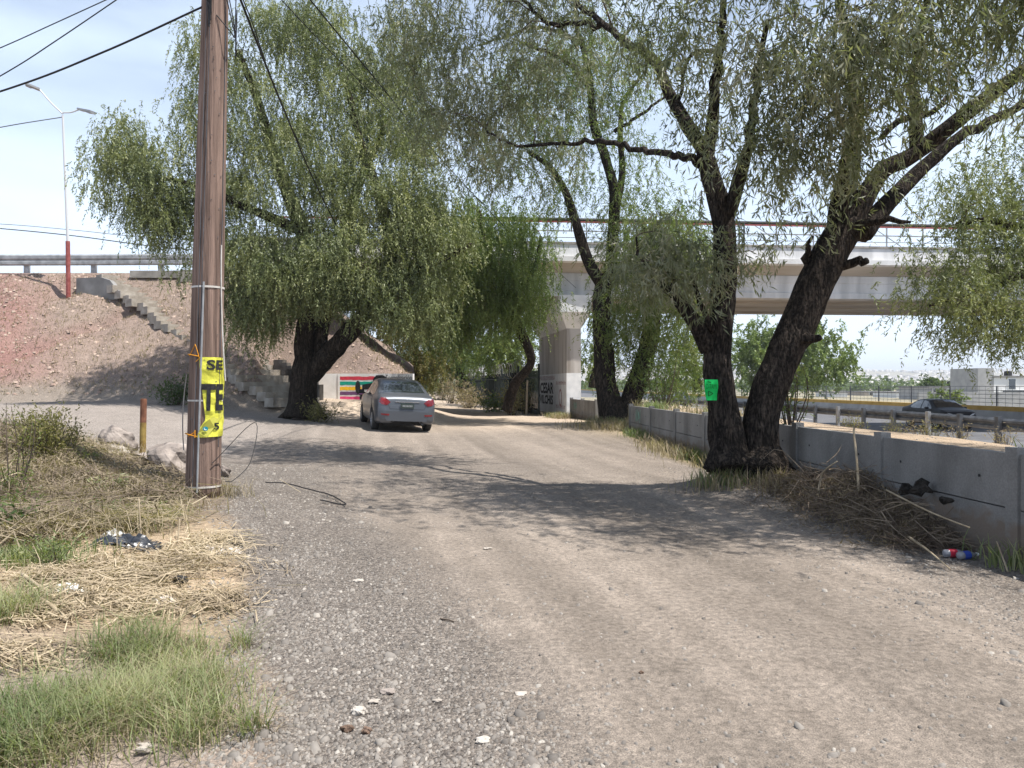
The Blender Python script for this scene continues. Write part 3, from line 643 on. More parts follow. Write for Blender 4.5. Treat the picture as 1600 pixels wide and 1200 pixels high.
c1 = [(215,255,d-1.2,70,75,1.0,24),(195,225,d-1.2,45,40,.8,7),(255,330,d-1,60,60,1.0,15),(225,300,d-1.2,75,45,1.,10),(300,340,d-.6,60,90,1.1,16),
      (335,80,d+.5,70,80,1.2,18),(345,190,d,70,90,1.3,22),(350,330,d-.5,60,100,1.4,22),(395,400,d-1,60,70,1.3,15),
      (470,90,d+.8,95,75,1.4,26),(575,95,d+1,90,75,1.4,22),(640,180,d+.8,65,80,1.4,20),(430,190,d-.4,80,80,1.5,22),(540,190,d,100,80,1.8,30),
      (470,290,d-1.2,90,80,1.2,26),(570,290,d-1.2,95,85,1.3,30),(650,290,d-.4,60,85,1.5,20),(430,380,d-1.2,70,60,1.2,16),(530,380,d-1.6,100,65,1.2,26),
      (630,385,d-1.2,70,60,1.3,20),(700,370,d-.8,45,60,1.2,12),(440,460,d-.6,50,45,1.2,16),(400,490,d-.4,30,38,.8,10),(655,485,d-1.2,40,35,.9,12),(570,470,d-1.4,30,25,.8,6),(430,30,d+.8,55,45,1.2,14),(510,25,d+1,50,40,1.2,12),(610,110,d+1,50,50,1.2,10),(560,440,d-1.0,60,30,1.2,10),(430,455,d-1.6,45,35,1.,12),(520,440,d-1.8,60,30,1.,12),(620,450,d-1.6,55,35,1.1,14),(380,460,d-.6,35,40,.9,8),(480,420,d-1.8,70,50,1,14),(670,330,d-.9,50,60,1.2,12),(660,440,d-1.,60,35,1.2,11)]
tree('pepper_tree', 'large drooping pepper tree with leaning forked trunk beside the silver car', 'tree', P(478,652,d), t1, c1, LF_PEPPER, BK2, 33, .70, 20, .105, .030, .95, .55, .5, seed=3, sig=.33, bough=.07, seg=16)
# --- brighter pepper tree behind, in front of the bridge
d = 28.
t2 = [[(792,640,d+3,18),(805,600,d+2.5,16),(830,565,d+1.5,13),(815,520,d+.8,16),(790,460,d,14),(760,390,d,10),(748,330,d,7)], [(800,470,d,10),(835,420,d,8),(845,370,d,5)], [(800,490,d+.5,10),(740,450,d,8),(700,420,d,5)]]
c2 = [(745,350,d,60,50,1.1,20),(800,390,d,60,65,1.3,22),(700,390,d,60,60,1.2,16),(740,440,d-.3,75,60,1.4,24),(820,450,d-.3,40,55,1.2,14),(690,460,d,55,45,1.3,14),(770,485,d-.4,60,35,1.2,14),(715,510,d,40,30,1,9)]
tree('pepper_tree', 'bright green drooping pepper tree standing in front of the bridge pier', 'tree', P(792,640,d+3), t2, c2, LF_BRIGHT, BK2, 36, .85, 23, .11, .032, .95, .55, .5, seed=5, sig=.42, bough=.05)
# --- tall thin-leaved tree with two trunks, beyond the gap in the wall
d = 25.
t3 = [[(965,672,d,62),(955,640,d,42),(946,590,d,34),(941,520,d,30),(940,470,d,30),(944,442,d,28)],
      [(944,446,d,24),(953,420,d,20),(957,375,d,18),(960,305,d,17),(945,244,d,15),(928,195,d,13),(922,131,d,11),(914,86,d,9),(900,38,d,7),(898,-20,d,5)],
      [(943,450,d,20),(918,405,d-.3,18),(900,349,d-.5,15),(885,304,d-.6,12),(860,262,d-.7,9),(825,235,d-.8,6)],
      [(962,330,d,13),(972,270,d+.3,11),(969,210,d+.5,9),(975,160,d+.6,7),(1000,120,d+.6,5)],
      [(972,668,d,50),(988,620,d+.2,34),(1010,550,d+.4,30),(1022,480,d+.5,26),(1026,430,d+.5,20),(1015,390,d+.5,14),(1005,350,d+.5,9)],
      [(924,140,d,9),(885,97,d-.4,7),(840,75,d-.8,6),(805,62,d-1,4)],[(906,66,d,7),(862,47,d-.5,6),(825,45,d-1,5),(750,71,d-1.4,3)],[(960,205,d,7),(1000,180,d,5),(1040,150,d,4)]]
c3 = [(850,110,d-.5,80,60,1.5,26),(930,60,d,90,60,1.5,22),(930,190,d,80,60,1.4,24),(850,210,d-.6,60,50,1.2,20),(990,130,d,60,60,1.4,18),(1000,270,d,40,50,1.2,10),(850,170,d,80,60,1.5,14),(905,120,d+.4,80,60,1.4,12),(890,300,d-.3,55,40,1.,14),(780,230,d-.8,60,50,1.2,14),(960,330,d,45,40,1,10),(820,280,d-.8,45,30,1.,4),
      (1045,385,d-2,58,60,1.2,80),(985,400,d,45,55,1.,30),(1010,300,d,40,30,1,5),(965,480,d-.3,35,40,.9,22),(1050,480,d-.5,40,40,1.,30),(990,520,d-.2,32,55,.8,34),(1060,560,d,30,40,.9,16),(1045,600,d-.3,35,22,.8,12)]
tree('willow_leaf_tree', 'tall open tree with two dark trunks rising from the grassy gap in the wall', 'tree', P(968,672,d), t3, c3, LF_SIDE, BK, 12, .65, 15, .15, .028, .9, .6, .65, seed=7, sig=.42, bough=.05)
# --- the big twin-trunk tree by the wall
d = 10.9
t4 = [[(1142,735,d-.1,78),(1140,700,d,62),(1130,640,d,50),(1120,580,d,47),(1122,540,d,42),(1130,470,d,38),(1134,400,d,36),(1128,335,d,33),(1112,280,d,31),(1099,235,d,25),(1069,187,d+.2,20),(1042,139,d+.5,17),(1024,97,d+.9,15),(975,64,d+1.5,12),(937,34,d+2.1,9),(885,-8,d+2.8,6)],
      [(1190,742,d-.2,70),(1188,700,d,60),(1192,640,d,57),(1222,560,d,55),(1250,500,d,55),(1286,420,d,54),(1312,372,d,52),(1322,340,d,42)],
      [(1312,380,d,40),(1314,330,d,36),(1324,281,d-.1,33),(1332,225,d-.3,27),(1337,170,d-.5,23),(1330,90,d-.8,17),(1310,0,d-1.3,11),(1290,-90,d-1.8,7)],
      [(1325,370,d,40),(1345,320,d,36),(1362,292,d,30),(1384,264,d,27),(1424,244,d,26),(1469,210,d-.1,26),(1525,165,d-.3,24),(1600,109,d-.6,19),(1700,30,d-1,12),(1790,-40,d-1.4,7)],
      [(1345,365,d,32),(1385,320,d+.2,28),(1412,292,d+.3,24),(1450,255,d+.4,22),(1506,210,d+.4,17),(1600,165,d+.3,12),(1690,140,d,7)],
      [(1432,240,d,22),(1431,200,d,20),(1431,165,d,18),(1426,110,d-.3,14),(1440,30,d-.8,9),(1450,-60,d-1.2,5)],
      [(1376,214,d,9),(1412,190,d+.1,11),(1445,178,d,10),(1482,152,d-.1,7)],
      [(1101,262,d,14),(1085,252,d,13),(1042,238,d+.5,11),(990,232,d+1.2,9),(937,221,d+1.9,8),(881,225,d+2.6,6),(802,225,d+3.4,5),(758,205,d+3.9,3)],
      [(1104,250,d,22),(1112,200,d,19),(1120,131,d-.2,16),(1125,75,d-.4,13),(1132,15,d-.6,10),(1140,-60,d-.9,6)],
      [(1134,345,d,26),(1147,307,d-.1,23),(1162,255,d-.3,20),(1172,210,d-.5,16),(1186,120,d-1.,11),(1200,30,d-1.5,7)],
      [(944,40,d+2,8),(920,38,d+2.2,9),(859,36,d+2.8,7),(825,7,d+3.3,5),(800,-20,d+3.8,4)],
      [(1058,165,d+.3,6),(1075,88,d+.2,6),(1115,79,d,7)],
      [(1108,545,d,30),(1090,510,d-.1,24),(1068,480,d-.2,20),(1045,455,d-.3,13),(1022,436,d-.4,9),(1002,405,d-.5,6),(995,370,d-.6,3)],
      [(1310,412,d,17),(1340,410,d-.2,14),(1356,405,d-.35,11)],[(1248,530,d-.1,24),(1268,528,d-.3,17),(1282,530,d-.38,7)],[(1262,415,d,13),(1263,390,d-.1,10),(1270,368,d-.15,5)],
      [(1330,350,d-.1,12),(1370,345,d-.4,12),(1400,342,d-.6,10),(1424,348,d-.7,4)],[(1112,520,d-.1,13),(1098,480,d-.3,9),(1082,440,d-.4,6)],
      [(1262,752,d-.3,10),(1226,738,d-.2,34),(1203,705,d-.1,36)],[(1110,735,d-.2,24),(1125,700,d-.1,30),(1130,665,d,30)]]
c4 = [(1240,90,9.0,140,80,1.0,26),(1380,80,9.0,120,80,1.0,20),(1310,190,9.4,95,55,.9,14),(1215,220,9.8,80,45,.8,10),(1230,300,10.4,50,35,.6,4),(1500,50,9.3,110,70,1.1,12),(1560,190,10,60,70,.7,4),(1470,100,10,80,45,.8,5),
      (1090,40,10.4,90,55,.9,9),(1010,20,10.6,80,40,.9,7),(1140,150,10.4,60,60,.8,7),(690,80,15.6,95,80,1.7,36),(720,185,15.4,85,55,1.6,28),(800,20,14.8,100,45,1.6,24),(640,60,16,45,60,1.5,12),(900,0,13.6,80,40,1.4,10),
      (800,130,15,70,45,1.6,18),(750,250,15,60,35,1.4,10),(840,240,14.4,50,30,1.2,7),(690,170,15.6,50,80,1.4,10),(900,110,13.8,60,50,1.2,8),(1330,290,10.5,50,25,.6,3),(1180,390,10.6,35,40,.5,3),(1085,400,10.7,25,40,.5,8),(1010,400,10.5,40,45,.5,12),(1050,430,10.6,35,35,.5,9),
      (1200,-170,8.8,330,90,1.6,80),(880,-130,13.6,230,80,1.9,70),(1620,-90,7.8,170,110,1.3,44),(1760,40,7.2,110,120,1.1,32),(1960,0,6.2,150,130,.9,34),(1480,-180,7.6,260,80,1.3,44),(1900,-250,6.6,250,90,1.,24),(1330,10,7.0,120,70,.8,6),(700,-80,15.5,140,60,1.8,30),(1000,-120,11,150,60,1.5,20)]
tree('gum_leaf_tree', 'big dark tree of two joined trunks leaning apart by the precast wall', 'tree', P(1170,740,d), t4, c4, LF_GUM, BK, 14, .45, 13, .135, .0215, .95, .55, .75, seed=11, sig=.30, bough=.03, seg=28, noise=.2)
# --- tree whose boughs reach in from the right
d = 13.5
t5 = [[(1800,700,d,60),(1790,560,d,50),(1760,440,d,44),(1720,360,d,36),(1680,280,d,26),(1660,180,d,16)],[(1750,470,d,22),(1690,440,d-.2,16),(1600,430,d-.4,11),(1540,455,d-.6,8),(1450,478,d-.8,4)],[(1735,390,d,18),(1640,370,d-.3,13),(1560,345,d-.5,9),(1490,350,d-.6,5)],[(1740,430,d,14),(1660,470,d-.2,10),(1590,490,d-.4,7),(1520,505,d-.5,4)]]
c5 = [(1530,320,d-.5,80,60,1.,15),(1590,250,d-.3,50,60,1.,10),(1500,400,d-.6,60,45,.9,12),(1580,400,d-.5,60,60,1.,14),(1470,455,d-.8,50,35,.8,11),(1550,470,d-.6,60,40,.9,11),(1530,505,d-.6,70,28,.8,12),(1620,350,d,60,90,1,12),(1690,300,d,80,110,1.2,18),(1640,500,d-.3,70,50,.9,10)]
tree('pepper_tree', 'tree reaching in from the right edge with fresh green hanging boughs over the guardrail', 'tree', P(1800,700,d), t5, c5, LF_PEPPER, BK2, 19, .5, 20, .085, .020, .9, .65, .65, seed=13, sig=.3, bough=.03)

# --- trees beyond the bridge: broad boughs of larger leaves
def far_tree(label, base, trunk_w, clusters, lm, nstr=7, leaf=.28, width=.11, slen=1.3, nleaf=26, seed=1, name='tree', group=None, sig=.8, cat='tree', splay=.8):
    px, py, d = base; top = min(c[1] for c in clusters); cx = np.mean([c[0] for c in clusters])
    limbs = [[(px,py,d,trunk_w*1.3),(px+.3*(cx-px),py-.35*(py-top),d,trunk_w),(cx,py-.75*(py-top),d,trunk_w*.45)]]
    return tree(name, label, cat, P(*base), limbs, clusters, lm, BK2, nstr, slen, nleaf, leaf, width, .7, splay, .6, group, sig, 8, .12, .09, seed)
g_ = 'trees beyond the road bridge'
far_tree('rounded dense green tree standing beyond the bridge between the leaning trunk and the open sky', (1225,612,80), 16, [(1200,540,80,60,45,4,26),(1250,530,80,55,40,4,22),(1285,570,80,38,36,3,15),(1170,560,80,40,50,3,14),(1235,585,80,75,20,4,16)], LF_BRIGHT, 11, .34, .15, 1.7, 30, 21, 'round_tree', g_, 1.0)
far_tree('bluish green tree seen through the gap between the pier and the big trunk', (1090,612,62), 12, [(1080,560,62,40,40,3,14),(1110,520,62,35,40,3,10),(1050,540,62,25,45,2.5,8)], LF_DARK, 9, .26, .10, 1.4, 26, 22, 'round_tree', g_, .8)
far_tree('pale green tree just right of the bridge pier under the deck', (925,606,56), 10, [(925,560,56,22,42,2.,9),(950,530,56,20,45,2,7)], LF_SIDE, 9, .24, .09, 1.2, 26, 23, 'round_tree', g_, .6)
far_tree('olive scrubby tree above the mural behind the earth cone', (655,600,44), 14, [(630,520,44,45,30,2,18),(600,500,43,35,25,2,10),(670,550,44,40,32,2,18),(650,585,44,25,12,2,7),(680,500,44,40,30,2,12)], LF_OLIVE, 11, .17, .06, .9, 30, 24, 'scrub_tree', g_, .55)
far_tree('dark green tree over the far end of the razor wire fence', (720,612,60), 14, [(720,540,60,50,45,3,26),(770,560,60,40,30,3,14),(690,575,60,35,20,2,10),(700,480,60,60,40,3,20)], LF_DARK, 10, .24, .09, 1.5, 30, 25, 'round_tree', g_, .8)
far_tree('dark green tree between the razor wire fence and the pier', (800,612,48), 14, [(790,500,48,50,50,3,26),(770,555,48,50,30,2.5,18),(820,560,48,22,28,2,9)], LF_BRIGHT, 11, .2, .075, 1.3, 32, 26, 'round_tree', g_, .7)
far_tree('small dark tree at the far end of the track behind the fence', (668,600,85), 9, [(655,560,85,40,35,3,18),(700,555,85,40,40,3,14)], LF_DARK, 10, .3, .12, 1.5, 24, 27, 'round_tree', g_, 1.0)

# --- low plants
def plant(name, label, cat, x, y, n, h, spread, lm, leaf, width, stems=7, group=None, seed=1, droop=.1, stemm=None, nl=None):
    r = np.random.default_rng(seed); z = g(x, y); root = thing(name, label, cat, (x, y, z), group)
    mb = MB(); lv = Leaves(); per = max(4, n//stems)
    for i in range(stems):
        a = r.uniform(0, 2*math.pi); q = r.uniform(.2, 1); tip = np.array([x+math.cos(a)*spread*q, y+math.sin(a)*spread*q, z+h*r.uniform(.55, 1.05)])
        b0 = np.array([x+math.cos(a)*spread*.25*q, y+math.sin(a)*spread*.25*q, 0]); b0[2] = g(b0[0], b0[1])-.03
        pts = spline([b0, (b0+tip)/2+r.normal(size=3)*.06*h, tip], 6); mb.tube(pts, np.linspace(.004+.006*h, .002+.001*h, 6), 4, cap=False)
        t = r.uniform(.2, 1, per); p = np.array([pts[min(4, int(k*5))]*(1-(k*5-int(k*5)))+pts[min(5, int(k*5)+1)]*(k*5-int(k*5)) for k in t])
        p = p+r.normal(size=(per, 3))*spread*.14; dv = unit(r.normal(size=(per, 3))+np.array([math.cos(a)*.5, math.sin(a)*.5, .35-droop]))
        p[:, 2] = np.maximum(p[:, 2], z+.01)
        lv.add(p, dv, leaf*r.uniform(.5, 1.3, per), width*r.uniform(.6, 1.2, per), np.clip(.5*r.uniform(0, 1)+.5*r.uniform(0, 1, per), 0, 1), r)
    obj('stems', mb, stemm or TWIG, root); lv.obj('leaves', lm, root); return root
def W(px, d): return (px-CX)/F*d
plant('leafy_shrub', 'grey green leafy shrub at the left edge above the dry verge', 'shrub', W(66,10.2), 10.2, 3600, .72, .48, LF_OLIVE, .055, .02, 40, seed=31)
plant('leafy_shrub', 'thin tall weed with long bare stems at the far left edge', 'shrub', W(18,9.0), 9.0, 260, 1.15, .35, LF_SIDE, .05, .014, 9, seed=32)
plant('leafy_shrub', 'low dark green weed in the dry verge at the left edge', 'shrub', W(20,6.9), 6.9, 260, .32, .25, LF_DARK, .07, .028, 9, seed=33)
plant('leafy_shrub', 'small pale green weed beside the long grey boulders', 'shrub', W(118,10.2), 10.2, 200, .35, .3, LF_SIDE, .05, .014, 8, seed=34)
plant('leafy_shrub', 'dark scrubby bush at the foot of the earth embankment in the tree shade', 'shrub', W(275,24.6), 24.6, 900, .9, .9, LF_DARK, .12, .05, 18, seed=35)
plant('leafy_shrub', 'low bush growing against the base of the leaning trunk', 'shrub', W(500,23.2), 23.2, 700, .6, .6, LF_OLIVE, .1, .035, 14, seed=36)
plant('leafy_shrub', 'dark bush in front of the wall beside the two-trunk tree', 'shrub', W(1035,22.0), 22.0, 900, 1.6, .7, LF_DARK, .12, .04, 16, seed=37)
plant('leafy_shrub', 'leafy suckers sprouting beside the right foot of the leaning trunk', 'shrub', W(1236,11.6), 11.6, 420, 1.35, .28, LF_SIDE, .10, .02, 12, seed=38)
plant('leafy_shrub', 'bright green bush in front of the razor wire fence', 'shrub', W(772,38), 38, 900, .9, 1.0, LF_BRIGHT, .14, .06, 16, seed=39)
for i, (px, d, h, s) in enumerate([(706,52,1.9,1.4),(735,44,1.3,1.2),(688,60,1.6,1.5)]):
    plant('dry_bush', ['tall straw coloured bush at the far left end of the fence','low straw coloured bush nearer in front of the razor wire fence','pale dry bush farthest along the track edge'][i], 'bush', W(px,d), d, 900, h, s, LF_DRY, .3, .03, 26, 'dry bushes along the fence', 41+i)
for i, (px, d, h, s) in enumerate([(800,33.5,1.7,.7),(822,35.5,1.6,.7)]):
    plant('brown_bush', ['brown green bush at the near end of the fence','brown green bush close to the pier lettering'][i], 'bush', W(px,d), d, 900, h, s, LF_OLIVE, .12, .04, 20, 'bushes between fence and pier', 44+i)
for i, (x, y) in enumerate([(11.5,21.2),(11.9,22.6),(11.9,24.0),(11.2,19.3),(10.9,24.4),(11.7,18.2),(11.8,27)]):
    plant('dry_weed', 'dry weed clump at the foot of the highway guardrail', 'weed', x, y, 220, .55, .45, LF_DRY if i % 2 else LF_OLIVE, .09, .02, 16, 'weeds under the guardrail', 51+i)
for i, (px, d, h, lab) in enumerate([(30,7.6,.3,'bushy green weed in the dry verge left of the white bag'),(140,7.5,.22,'low green weed in front of the white bag'),(205,7.7,.2,'low green weed left of the pole foot'),(95,5.9,.2,'small green weed at the edge of the straw'),(10,8.6,.45,'tall green weed at the left edge behind the dry brush'),(170,9.0,.3,'thin green weed between the shrub and the boulders')]):
    plant('green_weed', lab, 'weed', W(px,d), d, 420, h, .28, [LF_SIDE, GRASS][i % 2], .06, .014, 14, 'green weeds in the verge', 91+i)
# --- grass, straw and litter: nobody could count the blades
def blades(n, region, h, w, seed, bend=.5):
    r = np.random.default_rng(seed); xy = region(n, r); n = len(xy); z = G(xy[:, 0], xy[:, 1])
    b0 = np.stack([xy[:, 0], xy[:, 1], z-.01], 1); a = r.uniform(0, 2*math.pi, n); hh = h*r.uniform(.35, 1.15, n); side = np.stack([np.cos(a), np.sin(a), 0*a], 1)
    lean = np.stack([np.cos(a+1.57), np.sin(a+1.57), 0*a], 1)*r.uniform(.05, bend, n)[:, None]*hh[:, None]; up = np.array([0, 0, 1.])*hh[:, None]
    ww = (w*r.uniform(.6, 1.3, n))[:, None]
    p1 = b0+up*.55+lean*.35; p2 = b0+up*.95+lean*1.2
    V = np.stack([b0-side*ww*.5, b0+side*ww*.5, p1+side*ww*.42, p1-side*ww*.42, p1-side*ww*.42, p1+side*ww*.42, p2+side*ww*.06, p2-side*ww*.06], 1)
    rn = np.clip(.6*vn(xy[:, 0]*2.2, xy[:, 1]*2.2, 4)+.5*r.uniform(0, 1, n), 0, 1)
    return V.reshape(-1, 3), np.repeat(rn, 2)
def patch(blobs):
    def f(n, r):
        w = np.array([b[4] if len(b) > 4 else b[2]*b[3] for b in blobs]); k = r.choice(len(blobs), n, p=w/w.sum()); B = np.array([b[:4] for b in blobs])[k]
        tuft = r.integers(0, max(3, n//40), n); tr = np.random.default_rng(5).normal(size=(max(3, n//40), 2))*.62
        return B[:, :2]+(tr[tuft]*.8+r.normal(size=(n, 2))*.28)*B[:, 2:4]
    return f
def grass(name, m, n, blobs, h, w, seed, bend=.6):
    v, rn = blades(n, patch(blobs), h, w, seed, bend)
    return tag(mesh_obj(name, v, np.arange(len(v), dtype=np.int32).reshape(-1, 4), m, None, False, [('rnd', 'FACE', 'FLOAT', rn)]), kind='stuff')
gb = [(W(px,d), d, sx, sy) for px, d, sx, sy in [(215,3.55,.34,.34),(285,3.75,.22,.25),(130,3.45,.30,.25),(60,3.3,.35,.25),(230,4.2,.3,.25),(310,3.3,.14,.2),(20,4.6,.18,.25),(380,4.45,.06,.08),(395,3.35,.06,.1),(20,3.05,.3,.15)]]
grass('grass', GRASS, 6200, gb, .18, .0048, 61, 1.4)
grass('dry_grass', LF_DRY, 5200, gb, .13, .004, 68, 2.2)
grass('grass', GRASS, 3600, [(W(190,7.3),7.3,.3,.25),(W(60,7.9),7.9,.5,.4),(W(240,8.2),8.2,.3,.2),(W(40,6.0),6.,.5,.3),(W(270,9.4),9.4,.3,.3)], .15, .008, 62, .7)
grass('dry_grass', LF_DRY, 13000, [(W(60,8.8),8.8,1.1,.9),(W(170,9.6),9.6,.8,.5),(W(60,11),11,1.3,.7),(W(100,8.2),8.2,1.0,.7),(W(40,7.2),7.2,.8,.5),(W(190,9.6),9.6,.7,.5),(W(30,9.6),9.6,.8,.7),(W(130,7.),7.,.6,.4),(W(360,9.55),9.55,.25,.16)], .26, .007, 63, 1.3)
grass('dry_grass', LF_DRY, 5000, [(-3.9,3.6,.8,.6),(-4.6,4.8,.9,.7),(-5.4,6.2,1.0,.8),(-3.4,2.6,.7,.5)], .2, .006, 70, 1.6)
grass('dry_grass', LF_DRY, 4500, [(W(960,23.5),23.5,1.2,1.3),(W(1040,17.5),17.5,.5,1.6),(W(1130,14.3),14.3,.5,.8),(W(880,31.5),31.5,.6,.7),(W(1085,15.8),15.8,.6,.8),(W(1130,10.6),10.6,.5,.4),(W(1215,10.2),10.2,.4,.5)], .28, .014, 64, .9)
grass('grass', GRASS, 4200, [(W(985,24.5),24.5,1.0,1.0),(W(1100,15.2),15.2,.4,.6),(W(1130,10.8),10.8,.4,.4),(W(875,32),32,.5,.5),(W(1590,6.4),6.4,.25,.3),(W(1010,20.5),20.5,.5,.9)], .26, .013, 65, .7)
DEAD = leaf_mat('dead_stem', [(.05,.036,.026),(.10,.075,.055),(.17,.13,.095),(.26,.21,.15)], .1, .8)
def straw(name, m, n, blobs, l0, l1, w, seed, lift=.05):
    r = np.random.default_rng(seed); xy = patch(blobs)(n, r); a = r.uniform(0, math.pi, n); L = r.uniform(l0, l1, n)**1; hd = np.stack([np.cos(a), np.sin(a)], 1)
    A = xy-hd*L[:, None]/2; B = xy+hd*L[:, None]/2; za = G(A[:, 0], A[:, 1])+r.uniform(.003, lift, n); zb = G(B[:, 0], B[:, 1])+r.uniform(.003, lift, n)
    a3 = np.concatenate([A, za[:, None]], 1); b3 = np.concatenate([B, zb[:, None]], 1); s = np.stack([-hd[:, 1], hd[:, 0], r.uniform(-.6, .6, n)], 1)*(w*r.uniform(.4, 1.3, n))[:, None]
    V = np.stack([a3-s, a3+s, b3+s, b3-s], 1).reshape(-1, 3)
    return tag(mesh_obj(name, V, np.arange(len(V), dtype=np.int32).reshape(-1, 4), m, None, False, [('rnd', 'FACE', 'FLOAT', r.uniform(0, 1, n))]), kind='stuff')
STRAW = leaf_mat('straw', [(.15,.115,.08),(.28,.22,.15),(.42,.34,.235),(.58,.49,.36)], .15, .6)
straw('straw_litter', STRAW, 7000, [(W(250,5.9),5.9,.55,.5),(W(130,5.5),5.5,.6,.45),(W(60,4.7),4.7,.5,.3),(W(320,6.6),6.6,.3,.5),(W(230,5.0),5.0,.5,.3),(W(340,5.2),5.2,.2,.3),(W(40,4.0),4.,.3,.2)], .02, .26, .0032, 66, .06)
straw('dry_twig_litter', LF_DRY, 7000, [(W(120,9.6),9.6,1.2,.9),(W(120,10.6),10.6,.9,.5),(W(50,10.6),10.6,1.2,.8),(W(90,7.6),7.6,.9,.7),(W(150,8.6),8.6,.8,.6),(W(40,6.6),6.6,.7,.4),(W(220,7.4),7.4,.4,.5)], .08, .5, .004, 67, .24)
straw('dead_stem_tangle', DEAD, 4200, [(W(60,8.6),8.6,1.0,.8),(W(150,9.4),9.4,1.0,.8),(W(180,9.6),9.6,.8,.5),(W(60,7.2),7.2,.8,.5),(W(30,10.6),10.6,1.0,.7),(W(245,8.6),8.6,.4,.4)], .1, .45, .0045, 69, .28)
# --- gravel
def gravel(n, seed):
    r = np.random.default_rng(seed)
    d = 2.2+12*r.uniform(0, 1, n*3)**2.0; x = r.uniform(-1, 1, n*3)*(.72*d+.3)
    pr = np.interp(x-edge_l(d), [-.4, .1], [0, 1])*np.interp(x-edge_r(d)-.5*fbm(x*.6, d*.6, 4, 13), [-.6, .5, 6], [1, .05, .02])
    wallg = np.interp(x-xw(d), [-2.2, -.7, -.3, 0], [0, .45, .5, 0])*(d > 4); pr = np.maximum(pr, wallg); pr *= np.clip(.65+.9*fbm(x*1.7, d*1.7, 3, 15), .1, 1)
    k = np.nonzero(r.uniform(0, 1, n*3) < pr)[0][:n]; x = x[k]; d = d[k]; n = len(k)
    s = .0035+.0075*r.uniform(0, 1, n)**2.5+.016*(r.uniform(0, 1, n) > .985)*r.uniform(.3, 1, n)
    cube = np.array([[-1,-1,-1],[1,-1,-1],[1,1,-1],[-1,1,-1],[-.7,-.7,1],[.7,-.7,1],[.7,.7,1],[-.7,.7,1]], float)
    V = cube[None]*(1+r.uniform(-.35, .35, (n, 8, 3))); V = V*np.stack([s*r.uniform(.8, 1.5, n), s*r.uniform(.7, 1.1, n), s*r.uniform(.45, .8, n)], 1)[:, None, :]
    a = r.uniform(0, 6.28, n); ca, sa = np.cos(a)[:, None], np.sin(a)[:, None]; tl = r.uniform(-.5, .5, (n, 1))
    vx = V[..., 0]*ca-V[..., 1]*sa; vy = V[..., 0]*sa+V[..., 1]*ca; vz = V[..., 2]+vx*tl
    V = np.stack([vx+x[:, None], vy+d[:, None], vz+(G(x, d)+s*.25)[:, None]], -1)
    q = np.array([[4,5,6,7],[0,1,5,4],[1,2,6,5],[2,3,7,6],[3,0,4,7]]); f = (q[None]+8*np.arange(n)[:, None, None]).reshape(-1, 4)
    m, N, L = new_mat('crushed_stone'); o_ = N.new('ShaderNodeOutputMaterial'); b_ = N.new('ShaderNodeBsdfPrincipled'); b_.inputs['Roughness'].default_value = .9; L.new(b_.outputs[0], o_.inputs[0])
    at = N.new('ShaderNodeAttribute'); at.attribute_name = 'rnd'; rp = N.new('ShaderNodeValToRGB'); L.new(at.outputs['Fac'], rp.inputs[0]); L.new(rp.outputs[0], b_.inputs['Base Color'])
    cr = rp.color_ramp; cr.elements[0].color = (.115,.102,.09,1); cr.elements[1].color = (.37,.34,.30,1)
    for p_, c_ in ((.35,(.165,.148,.132)),(.7,(.215,.194,.172)),(.94,(.265,.24,.212))): e = cr.elements.new(p_); e.color = (*c_, 1)
    tag(mesh_obj('gravel', V.reshape(-1, 3), f.astype(np.int32), m, None, False, [('rnd', 'FACE', 'FLOAT', np.repeat(r.uniform(0, 1, n), 5))]), kind='stuff')
gravel(60000, 71)

# dry stubble and clods on the embankment
def slope_xy(n, r):
    x = r.uniform(-27, -1.5, n*2); y = r.uniform(24.5, 33, n*2); hz_ = G(x, y); k = np.nonzero((hz_ > 1.2) & (hz_ < 6.2))[0][:n]; return np.stack([x[k], y[k]], 1)
v, rn = blades(17000, slope_xy, .15, .016, 73, 1.8)
tag(mesh_obj('dry_stubble', v, np.arange(len(v), dtype=np.int32).reshape(-1, 4), LF_DRY, None, False, [('rnd', 'FACE', 'FLOAT', rn*.6)]), kind='stuff')
def clods(n, seed):
    r = np.random.default_rng(seed); xy = slope_xy(n, r); n = len(xy); s = .012+.045*r.uniform(0, 1, n)**4
    cube = np.array([[-1,-1,-1],[1,-1,-1],[1,1,-1],[-1,1,-1],[-.7,-.7,1],[.7,-.7,1],[.7,.7,1],[-.7,.7,1]], float)
    V = cube[None]*(1+r.uniform(-.4, .4, (n, 8, 3)))*s[:, None, None]*np.array([1.2, 1, .7])+np.stack([xy[:, 0], xy[:, 1], G(xy[:, 0], xy[:, 1])+s*.2], 1)[:, None]
    q = np.array([[4,5,6,7],[0,1,5,4],[1,2,6,5],[2,3,7,6],[3,0,4,7]]); f = (q[None]+8*np.arange(n)[:, None, None]).reshape(-1, 4)
    tag(mesh_obj('earth_clods', V.reshape(-1, 3), f.astype(np.int32), mat('dry_clod', (.25,.18,.15), (.42,.33,.27), 3, .95), None, False), kind='stuff')
clods(4000, 75)
